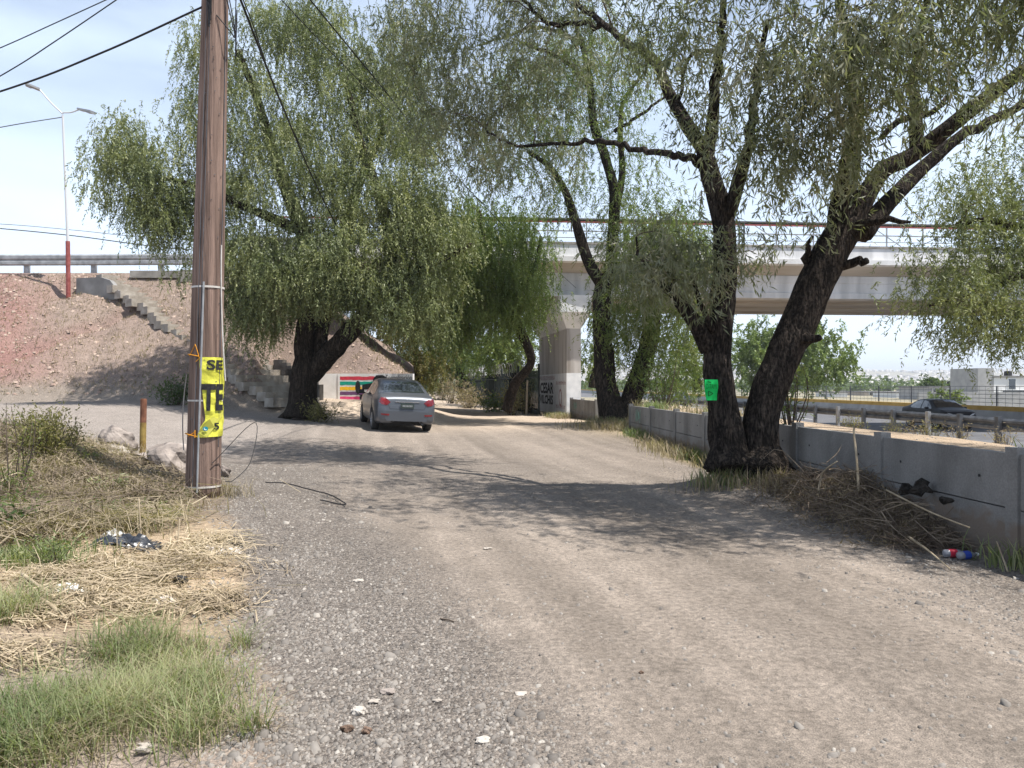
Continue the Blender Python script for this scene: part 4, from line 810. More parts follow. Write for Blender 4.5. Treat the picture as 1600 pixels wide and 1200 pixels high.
# ================================================================= UTILITY POLE
pb = P(317, 767, 9.6); pb[2] = g(pb[0], pb[1])-.05; ptop = np.array([-3.63, 9.6, 9.6])
WOOD = mat('weathered_pole_wood', (.10,.066,.053), (.285,.195,.155), 5, .9, .6, 14, stretch=(5,5,.16), contrast=(.32,.62))
pole = thing('utility_pole', 'thick brown wooden utility pole wrapped with straps beside the gravel', 'pole', pb)
mb = MB(); zz = np.linspace(pb[2], ptop[2], 60); ax = lambda z: pb+(ptop-pb)*((z-pb[2])/(ptop[2]-pb[2])); pr_ = lambda z: .212-.0088*(z-pb[2])
mb.tube([ax(z) for z in zz], [pr_(z) for z in zz], 36, .035, seed=4, freq=7); obj('shaft', mb, WOOD, pole, True)
cyl = lambda th, z, dr=.006: ax(z)+(pr_(z)+dr)*np.array([math.sin(th), -math.cos(th), 0])
def zof(py): return H-(py-CY)/F*9.4
MT['cream'] = mat('cream_banding_strap', (.50,.47,.43), (.62,.58,.54), 10, .6)
for py, w in ((447,.012),(626,.010),(762,.012)):
    z = zof(py); mb = MB(); v = []
    for th in np.linspace(-math.pi, math.pi, 41): v += [cyl(th, z-w), cyl(th, z+w)]
    mb.add(v, [(2*i, 2*i+2, 2*i+3, 2*i+1) for i in range(40)]); obj('strap', mb, MT['cream'], pole)
mb = MB(); mb.tube([cyl(.12-.06*t, zof(440+t*330), .012) for t in np.linspace(0, 1, 24)], .013, 8); obj('conduit', mb, MT['galv'], pole)
mb = MB(); mb.tube([cyl(-.22-.02*math.sin(t*7), zof(-120+t*880), .006) for t in np.linspace(0, 1, 50)], .004, 6)
mb.tube([cyl(.02+.03*math.sin(t*5), zof(-100+t*640), .006) for t in np.linspace(0, 1, 40)], .004, 6); mb.tube([cyl(1.25, zof(-100+t*800), .008) for t in np.linspace(0, 1, 40)], .0045, 6); obj('ground_wire', mb, MT['galv_d'], pole)
mb = MB(); mb.tube([cyl(1.2+.25*t*t, zof(380+t*215), .01+.05*t*t) for t in np.linspace(0, 1, 20)], .009, 7); obj('hanging_cable', mb, MT['cream'], pole)
mb = MB(); v = []
for t in np.linspace(0, 1, 16): z = zof(585+t*120); v += [cyl(-1.35, z, .02+.03*math.sin(t*3)), cyl(-1.2, z, .03+.03*math.sin(t*3))]
mb.add(v, [(2*i, 2*i+2, 2*i+3, 2*i+1) for i in range(15)]); obj('white_ribbon', mb, MT['white'], pole)
mb = MB(); r_ = np.random.default_rng(9)
for k in range(16):
    t0 = r_.uniform(-.6, .25); y1 = r_.uniform(10, 42); mb.tube([cyl(t0*(1-t)+(.05+.1*r_.normal()*.5)*t, zof(-90+t*(90+y1)), .02+.03*r_.uniform(0, 1)*math.sin(t*3)) for t in np.linspace(0, 1, 14)], .0095, 6)
obj('cable_bundle', mb, MT['cable'], pole)
mb = MB()
for (a, b_, sag) in [((.5,20),(1.6,42),.12),((1.0,-30),(1.9,75),.22),((.9,-60),(2.0,60),.3)]:
    A_ = cyl(a[0], zof(a[1])); B_ = cyl(b_[0], zof(b_[1]), .09); mb.tube(spline([A_, (A_+B_)/2+np.array([.09, -.05, -sag]), B_, B_+np.array([.02,0,.5])], 22), .007, 6)
obj('cable_loop', mb, MT['cable'], pole)
m = MB(); m2_ = MB(); r_ = np.random.default_rng(19); zs_ = np.linspace(zof(560), zof(-60), 60); th_ = [-.16+.05*math.sin(z*1.3)+.03*math.sin(z*4.1) for z in zs_]
v = []
for z, t in zip(zs_, th_): w_ = .012+.016*abs(math.sin(z*2.2)); v += [cyl(t-w_, z, .0045), cyl(t+w_, z, .0045)]
m.add(v, [(2*i, 2*i+1, 2*i+3, 2*i+2) for i in range(59)]); obj('crack', m, mat('dark_split_wood', (.02,.014,.012), (.05,.035,.028), 20, .95), pole)
for k in range(46):
    z = zof(r_.uniform(60, 740)); t = r_.uniform(-1.1, 1.25); a = r_.uniform(-.5, .5)*.02; m2_.bar(cyl(t, z, .006), cyl(t+.05+.06*r_.uniform(0, 1), z+a, .008), .006, .006)
obj('staple', m2_, MT['galv_d'], pole)
# yellow banner tied round the pole
YEL = mat('yellow_vinyl', (.50,.48,.05), (.74,.72,.09), 3.5, .55, .5, 9)
YELB = mat('yellow_vinyl_back', (.36,.35,.05), (.44,.42,.07), 6, .6)
ban = thing('banner', 'bright yellow torn vinyl banner with black letters tied around the wooden pole', 'banner', cyl(.9, zof(620)))
pyy = np.linspace(558, 683, 30); lf = np.interp(pyy, [558, 595, 656, 668, 683], [-.05, .12, .42, .12, .03]); v = []; nc = 12
for i, py in enumerate(pyy):
    for j in range(nc):
        t = j/(nc-1); th = lf[i]*(1-t)+2.0*t; v.append(cyl(th, zof(py), .012+.006*math.sin(py*.11+th*2.5)+.004*math.sin(py*.31-th*4)))
mb = MB(); mb.add(v, [(i*nc+j, i*nc+j+1, (i+1)*nc+j+1, (i+1)*nc+j) for i in range(29) for j in range(nc-1)]); obj('sheet', mb, YEL, ban, True)
fo = [(1.55,643),(.62,655),(.32,662),(.06,676),(.0,683.5),(.5,683.5),(.9,668),(1.5,650)]
mb = MB(); mb.sheet([cyl(a, zof(b_), .026) for a, b_ in fo]); obj('folded_corner', mb, YELB, ban)
mb = MB()
wr = lambda th0, py: (lambda u, v_: cyl(th0+u/.21, zof(py)+v_, .0245))
write(mb, 'SE', .215, .125, wr(.40, 578), .03); write(mb, 'TE', .285, .33, wr(.16, 642), .04); write(mb, '5', .075, .085, wr(.85, 672), .03)
obj('lettering', mb, MT['ink'], ban)
mb = MB(); mb.sheet([cyl(.42+.135*math.cos(a), zof(670)+.029*math.sin(a), .030) for a in np.linspace(0, 6.28, 20)[:-1]]); ph = obj('phone_emblem', mb, mat('teal_print', (.01,.22,.28), None, rough=.6), ban)
mb = MB(); mb.tube([cyl(.42+.06*math.cos(a), zof(670)+.014*math.sin(a), .033) for a in np.linspace(2.2, 5.6, 10)], .004, 6); obj('handset', mb, MT['white'], ph)
ORG = mat('orange_cord', (.62,.26,.02), None, rough=.7)
mb = MB()
for py, q in ((557,.0),(682,.0)): mb.tube([cyl(t, zof(py+q-4*abs(math.sin(t*1.4))), .017) for t in np.linspace(-3.1, -.02, 26)], .006, 6)
mb.tube([cyl(-.9, zof(556)), cyl(-.3, zof(538), .012), cyl(-.25, zof(541), .012), cyl(.0, zof(560), .012), cyl(-.2, zof(565), .02)], .005, 6); mb.tube([cyl(-.7, zof(682)), cyl(-.2, zof(676), .012), cyl(-.15, zof(672), .012), cyl(-.12, zof(684), .02)], .006, 6)
obj('cord', mb, ORG, ban)

# overhead cables
def cable(label, pts, r=.008, n=40):
    tag(obj('overhead_cable', MB().tube(spline([P(*p) for p in pts], n), r, 6), MT['cable']), label, 'cable', 'overhead cables')
cable('thick black cable leaving the wooden pole to the left, lowest of the upper three', [(318,10,9.5),(160,82,9.8),(0,143,10.2),(-300,232,11)], .0125)
cable('thin dark cable crossing the upper left corner, middle of three', [(240,-40,12),(90,62,12),(0,119,12),(-200,230,12)], .009)
cable('topmost short cable crossing the upper left corner', [(220,-25,12),(82,38,12),(0,75,12),(-200,160,12)], .008)
cable('thick black double cable falling from the pole top into the pepper tree crown', [(340,-90,9.6),(376,0,10.6),(430,138,13.5),(492,285,19),(540,380,24)], .018)
cable('thin cable beside the double cable falling into the pepper tree crown', [(352,-60,9.6),(392,30,10.8),(440,165,14.5),(505,300,20)], .009)
cable('thin faint cable slanting over the pepper tree crown towards the bridge', [(345,-110,9.6),(440,0,11.6),(560,125,16),(720,285,26),(900,450,32.2)], .009)
cable('thick cable slanting over the pepper tree crown towards the bridge', [(350,-170,9.6),(485,0,11.8),(600,140,16),(690,250,22),(860,430,32.2)], .013)
cable('thin cable from the left edge to the tall double lamp', [(98,183,31.4),(40,192,30),(0,199,29),(-200,235,26)], .018)
cable('lower thin cable above the embankment guardrail, running behind the pepper tree', [(-150,345,34),(0,357,34),(120,369,34),(250,386,34),(420,400,34)], .022)
cable('upper faint cable above the embankment guardrail', [(-150,345,50),(0,350,50),(120,360,50),(250,373,50),(420,380,50)], .018)
for i, (a, b_) in enumerate([(534,(560,40)),(575,(590,60)),(602,(622,70))]):
    cable(['leftmost','middle','rightmost'][i]+' of three fine cables dropping from the top edge over the pepper tree', [(a-3,-40,20),(a,0,20),(b_[0],b_[1],26)], .007, 12)
w = MB().tube(spline([cyl(.8, .55, .03), P(398,660,9.8), P(392,720,9.5), P(365,750,9.2), P(352,752,9.1)], 30), .005, 6); tag(obj('loose_wire', w, MT['cable']), 'thin looped wire hanging beside the foot of the wooden pole', 'wire')
def lay(pts, r, dz=.0): return MB().tube([[p[0], p[1], g(p[0], p[1])+r+dz] for p in spline([P(*q) for q in pts], 40)], r, 6)
tag(obj('loose_wire', lay([(415,768,10.8),(440,768,10.6),(490,778,10.2),(520,785,9.9),(540,796,9.4),(500,790,9.5)], .008, .03), MT['cable']), 'black cable end lying curled on the gravel right of the wooden pole', 'wire')

# ================================================================= LAMP
lb = P(107, 473, 31.2); lb[2] = g(lb[0], lb[1])-.3; lt = P(98, 180, 31.2)
lamp = thing('street_lamp', 'tall thin double arm street lamp with red painted lower pole on the embankment', 'street lamp', lb)
mid = P(106, 377, 31.2)
MT['pale'] = mat('pale_grey_paint', (.55,.56,.57), None, rough=.5)
obj('lower_pole', MB().tube([lb, mid], .085, 10), MT['red_paint'], lamp); obj('upper_pole', MB().tube([mid, lt], [.055, .04], 10), MT['pale'], lamp)
for (a, b_, hd) in [((98,178),(62,140),(40,131)),((98,176),(124,171),(145,175))]:
    arm = obj('arm', MB().tube(spline([P(*a, 31.2), P((a[0]+b_[0])/2, (a[1]+b_[1])/2+2, 31.2), P(*b_, 31.2)], 8), .03, 8), MT['pale'], lamp)
    A_ = P(*b_, 31.2); B_ = P(*hd, 31.0); m = MB(); m.bar(A_, B_, .26, .07); m.bar(A_*.4+B_*.6-np.array([0,0,.05]), B_-np.array([0,0,.05]), .2, .05); obj('lamp_head', m, mat('grey_lamp_housing', (.30,.31,.32), None, rough=.5) if hd[0] < 100 else MT['galv'], arm)

# ================================================================= CARS
def make_car(name, label, group, paint, detail, plate=None):
    L_, WB0, WB1, RW = 4.37, .92, 3.49, .305
    xk = [0,.02,.06,.14,.35,.55,.75,1.15,1.45,1.8,2.2,2.55,2.9,3.25,3.45,3.8,4.1,4.26,4.34,4.37]
    ztk = [.62,.80,.95,1.02,1.055,1.075,1.14,1.33,1.425,1.455,1.455,1.43,1.27,1.06,1.0,.95,.86,.76,.66,.56]
    wk = [.60,.70,.765,.80,.825,.838,.845,.85,.852,.853,.853,.853,.85,.845,.84,.825,.77,.68,.60,.52]
    zbk = [.33,.30,.275,.26,.25,.23,.22,.21,.2,.2,.2,.2,.2,.2,.2,.21,.23,.26,.31,.40]
    bk = [.60,.78,.91,.955,.965,.965,.96,.95,.94,.93,.92,.91,.90,.90,.90,.87,.80,.72,.63,.53]
    xs = np.unique(np.concatenate([np.linspace(0, .3, 13), np.linspace(.3, 4.1, 77), np.linspace(4.1, L_, 12)]))
    def sect(x):
        zt, w, zb, be = [float(np.interp(x, xk, q)) for q in (ztk, wk, zbk, bk)]
        arch = 0
        for c in (WB0, WB1):
            if abs(x-c) < .365: arch = max(arch, .30+math.sqrt(.365**2-(x-c)**2))
        be = min(be, zt-.015); cab = max(0, min(1, (zt-be)/.45)); gw = w*(.90*(1-cab)+.70*cab)
        zs = max(zb, arch); s = lambda z: max(z, zs)
        pts = [(w*.55, zb if not arch else min(zs, .45)), (w*.90, s(zb)), (w*.975, s(zb+.07)), (w*.995, s(.45)), (w, s(.62)), (w*.985, s(max(.7, be-.1)) if be > .7 else s(be-.03)), (w*.955, max(be, zs))]
        for t in (.33, .66): pts.append((w*.955*(1-t)+gw*t+.02*cab*math.sin(t*3.14), max(be, zs)*(1-t)+(zt-.05*(.3+.7*cab))*t))
        pts += [(gw, zt-.05*(.3+.7*cab)), (gw*.85, zt-.018), (gw*.5, zt-.004), (0, zt)]
        return pts
    S = np.array([sect(x) for x in xs]); nv = S.shape[1]
    V = []; 
    for i, x in enumerate(xs):
        row = [(x, y, z) for y, z in S[i]]+[(x, -y, z) for y, z in S[i][::-1][1:]]
        V += row
    n = 2*nv-1; V = np.array(V); Fc = [(i*n+j, i*n+j+1, (i+1)*n+j+1, (i+1)*n+j) for i in range(len(xs)-1) for j in range(n-1)]
    root = thing(name, label, 'car', (0,0,0), group)
    mb = MB(); mb.add(V, Fc); mb.add(V[:n], [tuple(range(n))]); mb.add(V[-n:], [tuple(range(n))[::-1]]); body = obj('body', mb, paint, root, True)
    Fc = Fc+[tuple(range(n)), tuple((len(xs)-1)*n+j for j in range(n))[::-1]]
    bvh = BVHTree.FromPolygons([tuple(p) for p in V], Fc)
    def decal(nm, poly, frm, m, off=.006, par=None, cuts=.06, thick=.0):
        """outline laid on the bodywork. frm: rear / front (y,z), left / right (x,z)"""
        bm = bmesh.new(); bm.faces.new([bm.verts.new((a, b_, 0)) for a, b_ in poly]); bmesh.ops.triangulate(bm, faces=bm.faces)
        for _ in range(5):
            e = [q for q in bm.edges if q.calc_length() > cuts]
            if not e: break
            bmesh.ops.subdivide_edges(bm, edges=e, cuts=1); bmesh.ops.triangulate(bm, faces=bm.faces)
        vs = []; ok = []
        for q in bm.verts:
            a, b_ = q.co.x, q.co.y
            o_, dr = {'rear': ((-2, a, b_), (1,0,0)), 'front': ((7, a, b_), (-1,0,0)), 'left': ((a, 3, b_), (0,-1,0)), 'right': ((a, -3, b_), (0,1,0))}[frm]
            h = bvh.ray_cast(Vector(o_), Vector(dr))
            if h[0] is None: vs.append((0,0,0)); ok.append(False)
            else: vs.append(tuple(h[0]-Vector(dr)*off)); ok.append(True)
        fs = [[p.index for p in f.verts] for f in bm.faces if all(ok[p.index] for p in f.verts)]; bm.free()
        if fs: return obj(nm, MB().add(vs, fs), m, par or root, True)
    glass = MT['glass']; 
    decal('rear_window', [(-.60,1.10),(.60,1.10),(.50,1.36),(.35,1.385),(-.35,1.385),(-.50,1.36)], 'rear', glass, .006)
    decal('windscreen', [(-.66,1.05),(.66,1.05),(.54,1.36),(.3,1.39),(-.3,1.39),(-.54,1.36)], 'front', glass, .006)
    for s in ('left', 'right'):
        decal('side_window', [(2.08,.97),(3.0,.965),(2.95,1.02),(2.55,1.30),(2.3,1.36),(2.08,1.375)], s, glass)
        decal('side_window', [(2.0,.97),(1.22,.98),(1.0,1.03),(1.12,1.17),(1.4,1.31),(1.7,1.365),(2.0,1.375)], s, glass)
        for x0, x1 in ((3.08,3.10),(2.03,2.045),(1.17,1.185)): decal('door_seam', [(x0,.32),(x1,.32),(x1,.94),(x0,.94)], s, MT['ink'], .003)
        for x in (2.12, 1.25): decal('door_handle', [(x,.84),(x+.2,.84),(x+.2,.875),(x,.875)], s, paint, .022)
    for sg in (1, -1):
        decal('tail_light', [(sg*.46,.845),(sg*.56,.76),(sg*.70,.78),(sg*.79,.86),(sg*.765,.965),(sg*.60,.965)], 'rear', MT['lamp_red'], .010)
        decal('reflector', [(sg*.50,.475),(sg*.70,.49),(sg*.72,.53),(sg*.48,.525)], 'rear', MT['lamp_red'], .008)
        decal('headlight', [(sg*.30,.66),(sg*.52,.70),(sg*.68,.80),(sg*.5,.76)], 'front', MT['glass_l'], .008)
    decal('grille', [(-.3,.42),(.3,.42),(.36,.55),(-.36,.55)], 'front', MT['dark'], .006)
    decal('boot_seam', [(-.48,.66),(.48,.66),(.48,.668),(-.48,.668)], 'rear', MT['ink'], .003)
    for sg in (1, -1): decal('boot_seam', [(sg*.47,.66),(sg*.478,.66),(sg*.62,1.0),(sg*.612,1.0)], 'rear', MT['ink'], .003)
    decal('lower_valance', [(-.45,.30),(.45,.30),(.42,.335),(-.42,.335)], 'rear', MT['dark'], .006)
    if detail:
        decal('badge', [(.0+.035*math.cos(a),.945+.022*math.sin(a)) for a in np.linspace(0, 6.28, 13)[:-1]], 'rear', MT['chrome'], .008)
        m = MB().box([-.012, 0, .76], [.02, .37, .135]); pl = obj('number_plate', m, MT['plate'], root)
        m = MB()
        for yy in np.linspace(.12, -.12, 7): m.box([-.0235, yy, .755], [.003, .022, .05])
        obj('plate_marks', m, MT['galv'], pl)
        obj('boot_lip', MB().bar([.03, -.34, .86], [.03, .34, .86], .03, .02), MT['chrome'], root)
    for sg in (1, -1):
        m = MB(); m.box([2.86, sg*.95, 1.0], [.11, .17, .12]); m.bar([2.88, sg*.82, .96], [2.86, sg*.9, .98], .05, .04); o_ = obj('mirror', m, MT['dark'] if detail else paint, root)
        bv = o_.modifiers.new('round', 'BEVEL'); bv.width = .03; bv.segments = 3
    for xc in (WB0, WB1):
        for sg in (1, -1):
            yc = sg*.745; m = MB()
            prof = [(.20,-.10),(.27,-.10),(.298,-.08),(RW,-.04),(RW,.04),(.298,.08),(.27,.10),(.20,.10)]; k = 32; v = [[xc+r*math.cos(a), yc+o, RW+r*math.sin(a)] for a in np.linspace(0, 2*math.pi, k, endpoint=False) for r, o in prof]; q = len(prof)
            m.add(v, [(i*q+j, ((i+1)%k)*q+j, ((i+1)%k)*q+(j+1)%q, i*q+(j+1)%q) for i in range(k) for j in range(q)]); wh = obj('wheel', m, MT['dark'], root, True)
            m = MB()
            for t in range(5):
                a = t*2*math.pi/5+.3; m.bar([xc+.03*math.cos(a), yc+sg*.085, RW+.03*math.sin(a)], [xc+.205*math.cos(a), yc+sg*.09, RW+.205*math.sin(a)], .05, .02, up=(0,1,0))
            m.tube([[xc+.205*math.cos(a), yc+sg*.085, RW+.205*math.sin(a)] for a in np.linspace(0, 2*math.pi, 33)], .016, 6); obj('rim', m, MT['rim'], wh)
            m = MB(); m.tube([[xc, yc-sg*.02, RW], [xc, yc+sg*.03, RW]], .19, 20); obj('brake_disc', m, MT['galv_d'], wh)
    m = MB().box([2.2, 0, .36], [3.7, 1.16, .34]); m.box([WB0, 0, .5], [.72, 1.1, .4]); m.box([WB1, 0, .5], [.72, 1.1, .4]); obj('underbody', m, MT['dark'], root)
    m = MB().tube([[.02, -.45, .26], [.4, -.45, .27]], .025, 8); obj('exhaust', m, MT['galv_d'], root)
    return root
MT['silver'] = mat('silver_car_paint', (.105,.115,.132), None, rough=.34, metal=.45, spec=.35, coat=.25)
MT['navy'] = mat('dark_blue_car_paint', (.010,.012,.017), None, rough=.45, metal=0, spec=.18, coat=0)
MT['glass'] = mat('tinted_car_glass', (.02,.025,.028), None, rough=.05, spec=.8, coat=.5)
MT['glass_l'] = mat('clear_lamp_glass', (.45,.46,.47), None, rough=.1, spec=.6)
MT['lamp_red'] = mat('red_lamp_lens', (.12,.006,.010), (.19,.012,.016), 9, .18, spec=.6, coat=.5)
MT['plate'] = mat('dark_number_plate', (.03,.045,.04), (.06,.075,.07), 30, .5)
MT['chrome'] = mat('chrome_trim', (.65,.65,.66), None, rough=.2, metal=.9)
MT['rim'] = mat('alloy_wheel', (.38,.39,.40), None, rough=.4, metal=.6)
car = make_car('parked_car', 'silver saloon car seen from behind, parked on the track by the painted wall', None, MT['silver'], True)
def pose(root, rear_axle, yaw, wb=.92, roll=0, pitch=0):
    f = Vector((-math.sin(yaw), math.cos(yaw), 0)); l = Vector((-f.y, f.x, 0)).normalized()
    f = Vector((f.x*math.cos(pitch), f.y*math.cos(pitch), math.sin(pitch))); l = Vector((l.x*math.cos(roll), l.y*math.cos(roll), math.sin(roll))); u = f.cross(l).normalized(); l = u.cross(f)
    M = Matrix(((f.x, l.x, u.x), (f.y, l.y, u.y), (f.z, l.z, u.z))).to_4x4(); M.translation = Vector(rear_axle)-f*wb; root.matrix_world = M; root.location = M.translation; root.rotation_euler = M.to_euler()
yaw = R(17.5); ra = np.array([-3.2, 22.05]); fx, fy = -math.sin(yaw), math.cos(yaw); lx, ly = -fy, fx
zl, zr_ = g(ra[0]+.74*lx, ra[1]+.74*ly), g(ra[0]-.74*lx, ra[1]-.74*ly); zf = g(ra[0]+2.57*fx, ra[1]+2.57*fy); zc = (zl+zr_)/2
print('car ground', zl, zr_, zf)
pose(car, (ra[0], ra[1], zc-.01), yaw, roll=math.atan2(zl-zr_, 1.48), pitch=math.atan2(zf-zc, 2.57))
car2 = make_car('passing_car', 'dark blue saloon driving on the highway behind the guardrail, under the bridge', 'cars on the highway', MT['navy'], False)
pose(car2, (21.6, 40.2, -.6), math.pi)
car3 = make_car('passing_car', 'dark car far along the highway, half hidden behind the trunk with the green poster', 'cars on the highway', MT['navy'], False)
pose(car3, (17.3, 80, -.6), math.pi)

# ================================================================= GREEN POSTER
MT['neon'] = mat('neon_green_card', (.0,.50,.09), (.01,.64,.13), 9, .65, .5, 7)
ps = thing('poster', 'neon green hand written poster nailed to the left trunk of the big tree', 'poster', P(1112, 610, 10.6))
def pp(px, py, dd=0): return P(px, py, 10.60+.004*(px-1101)-dd)
m = MB(); nx_, ny_ = 8, 10; v = []
for j in range(ny_):
    for i in range(nx_):
        a, b_ = i/(nx_-1), j/(ny_-1); px = 1101+a*22-(b_ > .5)*(b_-.5)*a*6+(b_ > .5)*(b_-.5)*(1-a)*5; v.append(pp(px, 593+b_*32.5, .03*math.sin(a*4)+.01*math.sin(b_*6)))
m.add(v, [(j*nx_+i, j*nx_+i+1, (j+1)*nx_+i+1, (j+1)*nx_+i) for j in range(ny_-1) for i in range(nx_-1)]); sh = obj('card', m, MT['neon'], ps, True)
GI = mat('dark_green_marker', (.0,.16,.02), None, rough=.7)
m = MB(); write(m, 'D-TAMI', 16.5, 7.5, lambda u, v_: pp(1103.5+u, 607.5-v_, .05+.03*math.sin((2.5+u)/22*4)), .0)
for a, b_ in [((1107,611),(1107,619)),((1107,611),(1114,615)),((1114,615),(1107,619)),((1106,596.5),(1111,597.5))]: m.bar(pp(*a, .075), pp(*b_, .075), .012, .004, up=(0,1,0))
obj('lettering', m, GI, ps)

# ================================================================= RAZOR WIRE FENCE
fa = np.array([1.2, 34.4]); fb = np.array([-4.9, 68.]); fu = (fb-fa)/np.linalg.norm(fb-fa); FL = np.linalg.norm(fb-fa)
fe = thing('razor_wire_fence', 'dark green steel bar fence topped with coils of razor wire along the track', 'fence', (fa[0], fa[1], .2))
for s in np.arange(0, FL, 2.5):
    q = fa+fu*s; obj('post', MB().box([*q, 1.3], [.08, .08, 2.4], rz=math.atan2(fu[1], fu[0])), MT['steel_dk'], fe)
m = MB()
for s in np.arange(.15, FL, .16): q = fa+fu*s; m.box([*q, 1.2], [.03, .03, 2.0])
for z in (.45, 1.9): a = fa; m.bar([*fa, z], [*fb, z], .04, .05)
obj('bars', m, MT['steel_dk'], fe)
for s0, s1 in ((4.5, 8.5),(9.5, 14.5),(16, 22),(22.5, 27)):
    t = np.linspace(0, 1, 150); ph_ = t*(s1-s0)*9; rr = .36+.05*np.sin(t*31)
    pts = np.stack([fa[0]+fu[0]*(s0+(s1-s0)*t)+.1*np.cos(ph_)*3*rr, fa[1]+fu[1]*(s0+(s1-s0)*t), 2.4+rr*np.sin(ph_)], 1); obj('razor_coil', MB().tube(pts, .016, 4), MT['wire'], fe)
tag(obj('leaning_stake', MB().tube([P(822,650,34), P(824,594,34)], [.05,.04], 6, .1), mat('pale_stake_wood', (.30,.24,.17), (.40,.33,.25), 9, .9)), 'pale wooden stake standing behind the fence near the pier', 'stake')

# ================================================================= STONES AND LITTER
ROCK = mat('grey_brown_rock', (.16,.135,.12), (.36,.31,.275), 4, .95, .7, 12)
ROCKP = mat('pale_rock', (.32,.28,.24), (.48,.44,.39), 5, .95, .5, 14)
ROCKD = mat('brown_clod', (.10,.065,.045), (.17,.115,.085), 6, .95, .6, 14)
def rock(label, px, py, d, r, m, flat=.7, seed=1, group=None, name='boulder', sink=.1, cat='rock'):
    x = W(px, d); z = g(x, d); o = obj(name, MB().blob([x, d, z+r*flat*(1-sink)*.9], np.array([1, .8, 1])*r, 3, .38, seed, flat), m, None, False)
    return tag(o, label, cat, group)
rock('large grey brown boulder left of the rusty yellow post', 186, 690, 11.7, .27, ROCK, .75, 3, 'boulders along the verge')
rock('flat pale boulder lying below the large boulder', 184, 700, 11.3, .17, ROCKP, .5, 5, 'boulders along the verge')
rock('long rough boulder touching the left side of the wooden pole', 268, 700, 11.0, .30, ROCK, .75, 8, 'boulders along the verge')
rock('low grey stone at the foot of the rusty yellow post', 226, 703, 11.2, .16, ROCK, .55, 9, 'boulders along the verge')
rock('dark stone just right of the wooden pole foot', 349, 716, 11.4, .10, ROCK, .8, 12, 'boulders along the verge')
dd = lambda y: 1800/(y-603)
for i, (lab, px, py, r, m, fl, sd) in enumerate([('round tan stone on the gravel, largest of the foreground stones', 558,1110,.032,ROCKP,.55,2),('dark brown clod left of its pair below the tan stone', 543,1138,.026,ROCKD,.7,4),('dark brown clod right of its pair below the tan stone', 572,1142,.022,ROCKD,.7,6),
    ('pale angular stone just above the tan stone', 584,1094,.026,ROCKP,.4,7),('grey flat stone above the pale angular stone', 606,1080,.034,ROCK,.4,11),('pale flat chip in the middle of the gravel edge', 682,1094,.02,ROCKP,.4,13),('pale flat stone trodden into the packed earth', 815,1080,.028,ROCKP,.25,14),
    ('pale stone in the grass at the lower left edge of the gravel', 228,1178,.036,ROCKP,.6,15),('pale grey stone at the bottom edge of the gravel', 755,1160,.03,ROCKP,.35,16),('dark small stone lying on the packed earth track', 1002,1050,.012,ROCKD,.8,17),('flat pale stone on the gravel left of the track middle', 560,910,.035,ROCKP,.3,18),('bleached chip lying far up the gravel', 762,857,.035,ROCKP,.25,19)]):
    rock(lab, px, py, dd(py), r, m, fl, sd, 'stones on the gravel', 'stone', .3, 'stone')
rp = thing('marker_post', 'short rusty yellow steel post standing among the boulders', 'post', (W(225,12.2), 12.2, g(W(225,12.2),12.2)))
zb_ = g(W(225,12.2),12.2); xb = W(224.5,12.2); zt_ = H-(623-CY)/F*12.2
obj('lower_tube', MB().tube([[xb-.02, 12.2, zb_-.1], [xb-.008, 12.2, zb_+(zt_-zb_)*.58]], .048, 12), mat('worn_yellow_paint', (.20,.13,.035), (.34,.24,.07), 9, .8), rp)
obj('upper_tube', MB().tube([[xb-.008, 12.2, zb_+(zt_-zb_)*.58], [xb, 12.2, zt_]], .048, 12), mat('rusted_steel', (.15,.065,.04), (.27,.12,.07), 9, .9), rp)
def crumple(name, label, px, py, d, size, m, seed, cat='bag'):
    x = W(px, d); z = g(x, d); r = np.random.default_rng(seed); n = 26; u = np.linspace(-1, 1, n); U, V = np.meshgrid(u, u)
    edge = 1+.25*fbm(U*1.5+seed, V*1.5, 3, seed); hx = U*size[0]*edge+.15*size[0]*fbm(V*2, U*2, 3, seed+4); hy = V*size[1]*edge
    hz = (.25+1.5*np.abs(fbm(U*2.2+seed, V*2.2, 4, seed+2)))*size[2]*np.clip(1.15-np.hypot(U, V), .05, 1)
    px_ = x+hx; py_ = d+hy; v = np.stack([px_, py_, G(px_, py_)+hz+.006], -1).reshape(-1, 3); f = [(j*n+i, j*n+i+1, (j+1)*n+i+1, (j+1)*n+i) for j in range(n-1) for i in range(n-1) if math.hypot(u[i], u[j]) < .98+.25*r.uniform(-1, 1)]
    return tag(obj(name, MB().add(v, f), m, None, False), label, cat)
PLK = mat('black_plastic_film', (.025,.028,.035), None, rough=.32, spec=.6); PLW = mat('white_plastic_film', (.66,.66,.66), (.78,.78,.77), 6, .4, spec=.5); PLP = mat('dusty_clear_film', (.50,.45,.43), (.62,.57,.54), 7, .4, spec=.5)
crumple('plastic_bag', 'crumpled black plastic bag lying on the straw', 203, 855, 6.5, (.30, .17, .13), PLK, 3)
crumple('plastic_bag', 'white plastic scrap tucked behind the black bag', 178, 838, 6.85, (.11, .07, .07), PLW, 5)
crumple('plastic_bag', 'white plastic bag caught in the dry brush at the left', 76, 722, 8.9, (.20, .18, .24), PLW, 7)
crumple('plastic_bag', 'dusty pinkish plastic film at the gravel edge right of the straw', 340, 850, 6.6, (.20, .15, .05), PLP, 9)
crumple('plastic_bag', 'small dusty plastic scrap on the straw below the black bag', 250, 950, 5.1, (.13, .09, .03), PLP, 11)
crumple('plastic_bag', 'grey white plastic scrap between the straw and the green grass', 108, 940, 5.1, (.13, .10, .06), PLW, 13)
